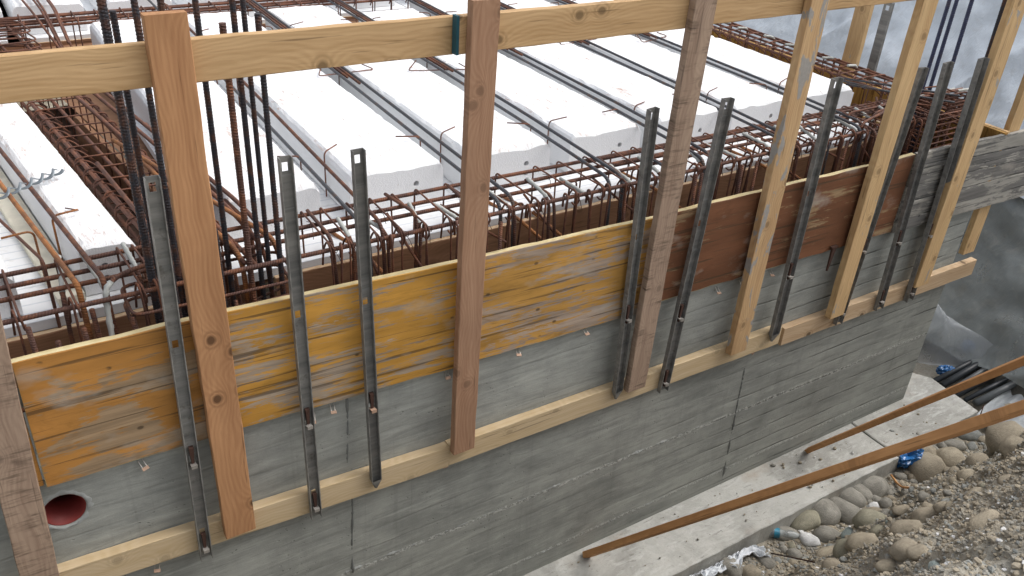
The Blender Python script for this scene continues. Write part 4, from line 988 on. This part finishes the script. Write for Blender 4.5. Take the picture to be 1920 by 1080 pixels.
# --- far cage along the far cross beam
fc = empty('far_beam_cage', (1.5, 3.9, -1.95), 'rusty cage across the top left of the photo, behind the foam blocks', 'rebar cage')
for yy, z_ in ((3.72, ZC), (3.79, ZC + .004), (3.87, ZC), (3.94, ZC + .006), (3.99, ZC), (3.74, -1.9), (3.97, -1.9)):
    bar('longitudinal_bar', [(-.3, yy - .03, z_ - .01), (.8, yy - .01, z_ - .008), (2.2, yy, z_ - .01), (4.7, yy, z_ - .01)], .009, MT['rust'], fc, seg=7, bend=.2, nf=2)
x = -.1
while x < 4.6:
    bar('stirrup', [(x + .01, 3.76, ZC - .05), (x, 3.70, ZC + .006), (x - .0, 4.0, ZC + .008), (x - .01, 4.01, -1.93), (x, 3.70, -1.93), (x, 3.695, ZC + .01), (x + .01, 3.74, ZC + .02)], .0045, MT['rust'], fc, seg=5, bend=.02, nf=2)
    x += rq.uniform(.13, .17)
# --- right cage
rc = empty('right_beam_cage', (4.85, 2.3, -1.95), 'rusty cage running away along the right end of the deck', 'rebar cage')
for xx, z_ in ((4.70, ZC), (4.76, ZC + .004), (4.85, ZC), (4.93, ZC + .004), (4.99, ZC), (4.72, -1.9), (4.97, -1.9)):
    bar('longitudinal_bar', [(xx, 4.4, z_), (xx, 2.5, z_ + .01), (xx + .005, 1.2, z_), (xx, .1, z_)], .008, MT['rust'], rc, seg=7, bend=.2, nf=2)
y = .58
while y < 4.2:
    j = rq.uniform(-.015, .015)
    bar('stirrup', [(4.77, y - .04, ZC - .05), (4.69, y, ZC + .012), (5.0, y + j, ZC + .014), (5.005, y + j, -1.93), (4.685, y, -1.93), (4.685, y, ZC + .016), (4.73, y + .02, ZC + .025)], .0045, MT['rust'], rc, seg=5, bend=.03, nf=3)
    y += rq.uniform(.10, .135)
for yy in (.95, 1.2, 1.45, 1.75, 2.0, 2.2, 2.6, 3.0):
    yy += rq.uniform(-.05, .05)
    bar('starter_bar', [(4.97, yy, -2.1), (4.96, yy, ZC + .02), (4.86 - rq.uniform(0, .06), yy + rq.uniform(-.05, .02), ZC + .04)], .0075, MT['rust_rib'], rc, seg=7, bend=.05, tip=.13, lump=.4)

# --- column bars
def ribbed(x, y, zb, zt, r, parent, mat='steel_col', lean=(0, 0), name='vertical_bar'):
    return bar(name, [(x, y, zb), (x + lean[0], y + lean[1], zt)], r, MT[mat], parent, seg=10, step=.0037, ribs=.13)
cc = empty('column_bars', (.55, .22, -2.0), 'tall dark ribbed column bars with ties rising beside the wide orange post', 'column rebar')
for (px, py, y, ztop, r, m_) in ((268, 430, .20, -.30, .0125, 'steel_col'), (250, 240, .26, -.655, .0095, 'steel_col'), (300, 300, .20, -.3, .0095, 'steel_col'), (345, 300, .3, -.3, .010, 'steel_col'), (356, 300, .2, -.655, .010, 'rust_rib'),
        (404, 300, .30, -.3, .0095, 'steel_col'), (446, 300, .20, -.70, .0105, 'rust_rib'), (467, 300, .27, -.3, .0095, 'steel_col'), (485, 300, .28, -.3, .0085, 'steel_col'), (508, 300, .22, -.685, .0095, 'steel_col'), (420, 560, .14, -1.35, .0095, 'steel_col'), (330, 560, .14, -1.2, .0095, 'steel_col')):
    p = onY(px, py, y); ribbed(p.x, y, -2.1, ztop, r, cc, m_)
# ties
for k, z_ in enumerate((-1.60, -1.655, -1.80, -1.92)):
    x0, x1, y0, y1 = .28, .835, .115, .34
    dz = rq.uniform(-.012, .012)
    bar('tie', [(.60, y1, z_ + dz), (x0, y1, z_), (x0, y0, z_ + dz), (x1, y0 - .01, z_ + .01), (x1 + .005, y1, z_ + .01), (.5, y1 + .006, z_ + .012)], .006, MT['rust_rib'], cc, seg=8, bend=.045)
for (A, B, m_) in ((onZ(390, 372, ZC + .03), onZ(520, 452, ZC + .03), 'rust_or'), (onZ(380, 410, ZC + .02), onZ(452, 478, ZC + .02), 'rust_or'), (onZ(300, 450, ZC + .03), onZ(345, 505, ZC + .03), 'rust'), (onZ(390, 345, ZC + .0), onZ(468, 420, ZC), 'rust')):
    d = (A - B).normalized(); bar('bent_bar', [A + d * .8, B, B + Vector((.005, -.02, -.42))], .009, MT[m_], cc, seg=9, bend=.07, nf=7)
for k in range(16):
    x = rq.uniform(.28, .8); y = rq.uniform(.12, .4); bar('inner_bar', [(x, y, -2.1), (x + rq.uniform(-.05, .05), y + rq.uniform(-.04, .04), rq.uniform(-1.95, -1.62))], .007, MT['rust_rib'], cc, seg=6)
for k in range(10):
    z_ = rq.uniform(-1.98, -1.7); bar('tie_wire', [(.28, rq.uniform(.12, .2), z_), (.82, rq.uniform(.2, .35), z_ + rq.uniform(-.03, .03))], .005, MT['dark_rust'], cc, seg=5)
# far column at the top-left corner
fcol = empty('column_bars', (.2, 3.3, -2.0), 'dark column bars with rounded ties at the top left corner of the photo', 'column rebar')
for (x, y) in ((.13, 3.25), (.18, 3.32), (.16, 3.42), (.09, 3.4)): bar('vertical_bar', [(x, y, -2.0), (x - .01, y, -.4)], .0125, MT['steel_col'], fcol, seg=8)
for k, z_ in enumerate((-1.44, -1.49, -1.53, -1.57, -1.62)):
    bar('tie', [(-.1, 3.55 - .02 * k, z_), (.33 + .02 * k, 3.5 - .03 * k, z_ - .004), (.38 + .02 * k, 3.2, z_), (-.1, 3.1, z_)], .005, MT['rust'], fcol, seg=6, bend=.06)
for k in range(5): bar('bent_bar', [(.36 + .05 * k + .03 * (k % 2), 5.4 + k * .1, ZC + .05 + .01 * (k % 3)), (.45 + .035 * k + .02 * (k % 2), 3.9, ZC + .04 + .006 * (k % 4)), (.50 + .02 * k, 3.0 + .08 * k, ZC - .05 * (k % 3))], .0075, MT['rust'], fcol, seg=6, bend=.1)

# --- corner column cage on the right
kc = empty('corner_column_cage', (4.85, .25, -2.0), 'dense rusty corner cage with tall bluish bars at the right end', 'column rebar')
for (a_, b_, y, r, m_) in (((1735, 150), (1780, 0), .42, .011, 'steel_blue'), ((1750, 150), (1793, 0), .45, .011, 'steel_blue'), ((1790, 120), (1820, 0), .30, .011, 'steel_blue'), ((1850, 130), (1882, 0), .16, .014, 'steel_col'), ((1862, 90), (1882, 10), .2, .012, 'steel_col')):
    A, B = onY(*a_, y), onY(*b_, y); bar('vertical_bar', [(A.x + .0, y, -2.1), (B.x, y, -.40)], r, MT[m_], kc, seg=10, step=.0044, ribs=.13)
for k in range(26):
    x, y = rq.uniform(4.52, 5.0), rq.choice((.10, .13, .2, .3, .4, .46)) + rq.uniform(-.02, .02)
    bar('vertical_bar', [(x, y, -2.1), (x + rq.uniform(-.02, .02), y + rq.uniform(-.02, .02), ZC + rq.uniform(-.12, .0))], rq.choice((.0075, .009, .0055)), MT['rust_rib'], kc, seg=7)
for k in range(13):
    z_ = -1.49 - k * .036; j = rq.uniform(-.012, .012); x0 = 4.5 + rq.uniform(-.03, .03)
    bar('tie', [(x0 + .1, .44, z_ + .01), (x0, .44 + j, z_), (x0, .10 + j, z_), (5.02, .10, z_ + j), (5.02, .44, z_), (x0 + .2, .45, z_ + .012)], .0055, MT['rust'], kc, seg=6, bend=.05)
for z_ in (-1.475, -1.495, -1.52, -1.55): bar('hairpin', [(4.7, .27, z_), (5.02, .26, z_ + .004), (5.035, .17, z_), (4.7, .16, z_)], .0065, MT['rust'], kc, seg=8, bend=.04)
bar('hairpin', [(4.90, .22, -1.60), (4.985, .22, -1.43), (4.99, .17, -1.43), (4.985, .14, -1.6)], .007, MT['rust_rib'], kc, seg=8, bend=.04)
for k in range(9):
    x = 4.0 + k * .1 + rq.uniform(-.03, .03); y = rq.uniform(.15, .42); tp = k % 2 == 0
    pts = [(x + .5, y + rq.uniform(-.05, .15), ZC + .02), (x, y, ZC + .025), (x - .015, y - .01, -1.85)]
    if tp: pts = pts[::-1]; bar('bent_bar', pts, .008, MT['rust_rib'], kc, seg=8, bend=.06, tip=.2, lump=.4)
    else: bar('bent_bar', pts, .007, MT['rust'], kc, seg=7, bend=.06)
for (a_, b_) in (((1582, 147), (1800, 180)), ((1586, 158), (1790, 192)), ((1575, 150), (1690, 178))):
    A, B = onZ(*a_, -1.46), onZ(*b_, -1.46); bar('longitudinal_bar', [A, B], .006, MT['steel'], kc, seg=7)
for k in range(14):
    a_ = Vector((rq.uniform(4.4, 4.95), rq.uniform(.2, .6), ZC + rq.uniform(-.02, .05))); b_ = a_ + Vector((rq.uniform(-.1, .3), rq.uniform(-.3, .2), rq.uniform(-.04, .02)))
    bar('tangle_bar', [a_, b_], rq.choice((.005, .0065)), MT['rust'], kc, seg=6)

# galvanised twisted spacer strip
V, Fs = [], []; A, B = onZ(-25, 385, ZTB + .012), onZ(115, 325, ZTB + .012); A.z = B.z = ZTB + .014; L = (B - A).length; d = (B - A) / L; s_ = Vector((-d.y, d.x, 0)); n = 90
for half in (1, -1):
    base = len(V)
    for i in range(n + 1):
        t = i / n; ph = t * L / .052 * PI; c = A + d * (t * L)
        off = math.sin(ph) * .018 * half; w_ = .0075
        nz_ = math.cos(ph) * .010 * half
        V.append(c + s_ * (off - w_) + Vector((0, 0, .012 + nz_))); V.append(c + s_ * (off + w_) + Vector((0, 0, .012 + nz_ + .003)))
    Fs += [(base + 2 * i, base + 2 * i + 1, base + 2 * i + 3, base + 2 * i + 2) for i in range(n)]
o = link('twisted_spacer', mesh('twisted_spacer', V, Fs, smooth=True), MT['galv']); sm = o.modifiers.new('thick', 'SOLIDIFY'); sm.thickness = .0015
tag(o, 'twisted galvanised metal strip lying across the left rib bars', 'metal strip')

# ================================================================== BRACES
BG = 'sloping timber braces from the footing to the bank'
def brace(pb, dist, pxr, W, T, label, z0=-3.6):
    A = onZ(*pb, z0); dn = ray(*pxr).normalized(); B = CAM + dn * dist; d = (B - A).normalized(); B = B + d * .25
    face = Vector((0, -.55, .85)); face = (-fwd * .35 - down * -.0 + Vector((0, -.9, .1)))
    return tag(plank('brace', A, B, W, T, MT['brace'], face=face, rough=.001), label, 'timber brace', BG)
brace((1098, 1034), 3.1, (1920, 752), .043, .034, 'long orange timber brace crossing the footing, nearest to the camera')
brace((1512, 841), 3.9, (1920, 668), .036, .03, 'shorter orange timber brace near the wall corner', z0=-3.6)

# ================================================================== FAR BANK SHEETS, PIPES, LITTER
def sheet_mat(name, col, alpha, rough=.3, dusty=.3, tr=.3):
    b = NB(name); v = b.coord(rnd=False)
    n1 = b.noise(v, 3.5, 5, .6, .6); n2 = b.noise(b.map(v, (3, 9, 3)), 2.4, 5, .65, 1.2)
    c = b.mix(b.ramp(n1, (.35, 0.), (.68, 1.)), col, tuple(x * .72 for x in col))
    c = b.mix(b.ramp(b.noise(v, 11, 4), (.55, 0.), (.75, dusty)), c, (.40, .40, .38))
    b.fin(c, rough, b.bump(b.math('ADD', n2, n1), .4, .03))
    b.b.inputs['Specular IOR Level'].default_value = .6
    if alpha < .6 and 'clear' in name:
        vo = b.noise(b.map(v, (5, 5, 5)), 1.6, 4, .55, .8)
        c2 = b.mix(b.ramp(vo, (.52, 0.), (.66, .8)), c, (.40, .42, .40)); b.put(b.b.inputs['Base Color'], c2)
    al = b.ramp(n1, (.3, max(0., alpha - .18)), (.7, min(1., alpha + .12)))
    b.put(b.b.inputs['Alpha'], al)
    return b.m
def sheet(name, x0, x1, y0, y1, nx_, ny_, lift, mat, seed, amp=1., fold=1.):
    V, Fs = [], []
    for j in range(ny_ + 1):
        for i in range(nx_ + 1):
            u, v = i / nx_, j / ny_
            y = y0 + (y1 - y0) * v + .06 * mn.noise(Vector((u * 4, v * 6, seed))); x = x0 + (x1 - x0) * u + .05 * mn.noise(Vector((u * 5, v * 9, seed + 3)))
            z = ground_base(x, y) + lift
            p = Vector((x, y, z)); wr = 0
            q = Vector((y * 1.7 + z * 1.1, z * 1.9 - y * .6, seed))
            wr += .07 * amp * mn.noise(q) + .035 * amp * (1 - abs(mn.noise(q * 2.2)) * 2) + .016 * amp * (1 - 2 * abs(mn.noise(q * 5.1 + Vector((3, 0, 0)))))
            f_ = abs(math.sin((y * .9 + z * .7) * 2.3 + 1.5 * mn.noise(q * .6))); wr += .03 * fold * (1 - f_) ** 4
            V.append((x - wr * .8, y, z + wr * .6))
    w_ = nx_ + 1
    Fs = [(j * w_ + i, j * w_ + i + 1, (j + 1) * w_ + i + 1, (j + 1) * w_ + i) for j in range(ny_) for i in range(nx_)]
    return link(name, mesh(name, V, Fs, smooth=True), mat)
def ground_base(x, y):
    e_ = x - (5.95 + .25 * mn.noise(Vector((0, y * .6, 9)))); return min(-3.74 + max(0, e_) * 1.35, -.7)
MT['sheet_sky'] = sheet_mat('plastic_sky_reflection', (.76, .83, .90), .97, .55)  # translucent film made opaque, reflected sky painted in as pale blue
MT['sheet_c'] = sheet_mat('plastic_clear', (.38, .42, .42), .55, .5, .25)
tag(sheet('plastic_sheet', 6.72, 9.0, -1.2, 7.5, 70, 230, .10, MT['sheet_sky'], 2, amp=.8, fold=2.6), 'crumpled plastic sheet with sky reflection painted pale blue covering the bank behind the right cage', 'plastic sheet', 'plastic sheets on the far bank')
tag(sheet('plastic_sheet', 5.97, 6.9, -1.2, 4.0, 40, 120, .07, MT['sheet_c'], 5, amp=.9, fold=2.2), 'dusty clear plastic sheet over dark clay beyond the wall corner', 'plastic sheet', 'plastic sheets on the far bank')
# loose film hanging by the wall corner
V, Fs = [], []; n, m_ = 26, 30
for j in range(m_ + 1):
    v = j / m_
    for i in range(n + 1):
        u = i / n
        x = 5.50 + u * (.25 + .5 * v) + .05 * math.sin(v * 5 + u * 3); y = .42 - .62 * u * v + .05 * math.sin(v * 7 + u * 5); z = -3.74 + (1 - v) * .75 * (1 - .35 * u) + .10 * u * math.sin(v * 3)
        z += .02 * mn.noise(Vector((u * 6, v * 6, 1))); z = max(z, -3.72 + .03 * mn.noise(Vector((x * 9, y * 9, 0))) + .02)
        V.append((x, y, z))
Fs = [(j * (n + 1) + i, j * (n + 1) + i + 1, (j + 1) * (n + 1) + i + 1, (j + 1) * (n + 1) + i) for j in range(m_) for i in range(n)]
MT['film'] = sheet_mat('plastic_film', (.62, .66, .70), .5, .25, .3)
tag(link('plastic_film', mesh('plastic_film', V, Fs, smooth=True), MT['film']), 'translucent loose plastic film slumped at the foot of the wall corner', 'plastic sheet')
# grey folded sheet under the braces
V, Fs = [], []; n, m_ = 40, 30
for j in range(m_ + 1):
    for i in range(n + 1):
        u, v = i / n, j / m_; x = 5.42 + u * 1.3; y = -.75 + v * .42 + .06 * math.sin(u * 4)
        q = u * 3 + v * 9; z = -3.70 + .035 * abs(math.sin(q + 2 * mn.noise(Vector((u * 2, v * 2, 3))))) + .03 * mn.noise(Vector((u * 5, v * 5, 0))) + max(0, -.62 - y) * 1.3
        V.append((x, y, z))
Fs = [(j * (n + 1) + i, j * (n + 1) + i + 1, (j + 1) * (n + 1) + i + 1, (j + 1) * (n + 1) + i) for j in range(m_) for i in range(n)]
MT['sheet_g'] = sheet_mat('plastic_grey', (.45, .48, .50), .95, .35, .4)
tag(link('plastic_sheet', mesh('plastic_sheet', V, Fs, smooth=True), MT['sheet_g']), 'folded grey plastic sheet on the ground past the footing, under the long brace', 'plastic sheet')
MT['pipe'] = plain('dark_pipe', (.035, .04, .045), .35, 0, .3, 8); MT['pipe2'] = plain('grey_pipe', (.11, .12, .125), .35, 0, .3, 8)
pn = ['dark pipe of the bundle under the short brace, farthest from the camera', 'second dark pipe of the bundle beyond the footing', 'middle pipe of the bundle beyond the footing', 'grey pipe of the bundle beyond the footing', 'fifth pipe of the bundle beyond the footing', 'dark pipe of the bundle, nearest to the grey sheet', 'thin pipe lying on top of the bundle']
for k in range(7):
    y = .06 - k * .062; r_ = (.022, .026, .020, .024, .018, .026, .012)[k]; z = -3.69 + r_ + (.05 if k == 6 else 0); y = y if k < 6 else -.12
    yb = y
    o = bar('pipe', [(5.50 + .03 * (k % 3), yb, z), (6.3, yb + .03 * math.sin(k), z + .05), (7.6, yb + .05 * math.sin(k * 2), z + .30)], r_, MT['pipe'] if k % 3 != 2 else MT['pipe2'], seg=10, bend=.3, nf=5)
    tag(o, pn[k], 'pipe', 'bundle of pipes on the ground')

def crumple(name, c, size, mat, label, cat, seed, flat=.5, group=None, sub=4, rough=.55):
    bm = bmesh.new(); bmesh.ops.create_icosphere(bm, subdivisions=sub, radius=1); s_ = Vector((seed * 3.3, seed, 0))
    for v in bm.verts:
        p = v.co; k = 1 - rough * abs(mn.noise(p * 1.7 + s_)) * 1.4 - .25 * abs(mn.noise(p * 4.3 + s_)); v.co = Vector((p.x * k * size[0], p.y * k * size[1], p.z * k * size[2]))
    me = bpy.data.meshes.new(name); bm.to_mesh(me); bm.free()
    o = link(name, me, mat); o.location = c; o.rotation_euler = (rq.uniform(-.3, .3), rq.uniform(-.3, .3), rq.uniform(-1, 1)); return tag(o, label, cat, group)
def gp(px, py, up=.0):
    d = ray(px, py).normalized(); t = .5
    while t < 12:
        p = CAM + d * t
        if p.z < ground_z(p.x, p.y) + up: return p
        t += .006
    return p
def gloss(name, c, r=.2, alpha=1.):
    b = NB(name); v = b.coord(); n_ = b.noise(v, 18, 4); b.fin(b.mix(b.ramp(n_, (.4, 0.), (.65, 1.)), c, tuple(x * .45 for x in c)), r, b.bump(n_, .7, .01)); b.b.inputs['Alpha'].default_value = alpha; b.b.inputs['Specular IOR Level'].default_value = .6; return b.m
MT['blue'] = gloss('blue_foil', (.03, .16, .42)); MT['white_cloth'] = plain('white_cloth', (.72, .75, .78), .9, 0, .15, 20, .4); MT['clear'] = gloss('clear_bottle', (.55, .6, .6), .12, .5)
crumple('wrapper', gp(1694, 873) + Vector((0, 0, .09)), (.13, .085, .085), MT['blue'], 'crumpled shiny blue wrapper by the footing edge', 'litter', 3)
crumple('wrapper', Vector((5.72, .10, -3.66)), (.08, .05, .045), MT['blue'], 'blue and white litter at the foot of the loose film', 'litter', 4)
crumple('wrapper', Vector((6.05, .16, -3.58)), (.07, .06, .05), MT['blue'], 'blue litter farther along the loose film, partly behind the brace', 'litter', 6)
# white rags
def rag(px, py, L, W, ang, seed, label):
    c = onZ(px, py, -3.72); V, Fs = [], []; n, m_ = 30, 14
    dx = (right * math.cos(ang) - down * math.sin(ang)); dx = Vector((math.cos(ang), math.sin(ang), 0)); dy = Vector((-dx.y, dx.x, 0))
    for j in range(m_ + 1):
        for i in range(n + 1):
            u, v = i / n - .5, j / m_ - .5
            q = Vector((u * 5, v * 5, seed)); wv = .35 * math.sin(u * 6 + seed) * W
            p = c + dx * (u * L) + dy * (v * W * (.6 + .8 * abs(mn.noise(q * .6))) + wv)
            p.y = min(p.y, -.405 - .01 * abs(mn.noise(q * 3))); g_ = ground_z(p.x, p.y)
            V.append((p.x, p.y, g_ + .018 + .05 * abs(math.sin(v * 9 + 3 * mn.noise(q))) * W / .12 + .02 * mn.noise(q * 2)))
    Fs = [(j * (n + 1) + i, j * (n + 1) + i + 1, (j + 1) * (n + 1) + i + 1, (j + 1) * (n + 1) + i) for j in range(m_) for i in range(n)]
    o = link('rag', mesh('rag', V, Fs, smooth=True), MT['white_cloth']); md = o.modifiers.new('t', 'SOLIDIFY'); md.thickness = .003; tag(o, label, 'rag', 'white rags by the footing')
rag(1395, 1040, .26, .11, -.25, 1, 'white twisted rag lying beside the footing'); rag(1335, 1066, .20, .09, .5, 4, 'white rag hanging down towards the lower edge'); rag(1292, 1072, .16, .08, .1, 7, 'small white rag on the footing edge at the bottom')
# bottle
c = gp(1468, 1008) + Vector((0, 0, .03)); bd = (right * .95 - down * -.25); bd.z = 0; bd.normalize()
bt = empty('plastic_bottle', c, 'crushed clear plastic bottle with a blue label band beside the footing', 'bottle')
def lathe(name, prof, c0, d, mat, parent):
    V, Fs = [], []; u = Vector((0, 0, 1)); s_ = d.cross(u); N = 14
    for (t, r_) in prof: V += [c0 + d * t + (u * math.cos(a_) + s_ * math.sin(a_)) * r_ * (1 + .06 * mn.noise(Vector((t * 40, a_, 3)))) for a_ in np.linspace(0, 2 * PI, N + 1)[:-1]]
    for i in range(len(prof) - 1): Fs += [(i * N + k, i * N + (k + 1) % N, (i + 1) * N + (k + 1) % N, (i + 1) * N + k) for k in range(N)]
    o = link(name, mesh(name, V, Fs, smooth=True), mat); o.parent = parent; o.matrix_parent_inverse = parent.matrix_world.inverted(); return o
lathe('body', [(-.10, .001), (-.10, .026), (-.06, .029), (0, .026), (.04, .028), (.075, .018), (.09, .011), (.105, .011)], c, bd, MT['clear'], bt)
lathe('label_band', [(-.062, .0302), (-.03, .0302)], c, bd, gloss('label_blue', (.04, .30, .45), .3), bt)
lathe('cap', [(.105, .013), (.122, .013), (.122, .001)], c, bd, MT['white_cloth'], bt)
# twigs and wires
tag(bar('branch', [gp(1668, 897) + Vector((0, 0, .03)), gp(1685, 920) + Vector((0, 0, .03)), gp(1715, 920) + Vector((0, 0, .02))], .007, MT['brace'], seg=6, bend=.05), 'bent dry branch among the stones by the blue wrapper', 'branch')
tag(bar('branch', [gp(1445, 1042) + Vector((0, 0, .02)), gp(1530, 1060) + Vector((0, 0, .02))], .004, MT['dark_rust'], seg=6), 'thin straight stick lying on the gravel near the bottom edge', 'stick')
tag(bar('branch', [gp(1830, 800) + Vector((0, 0, .02)), gp(1834, 785) + Vector((0, 0, .12))], .004, MT['dark_rust'], seg=6), 'short dark rod standing by the long brace', 'rod')
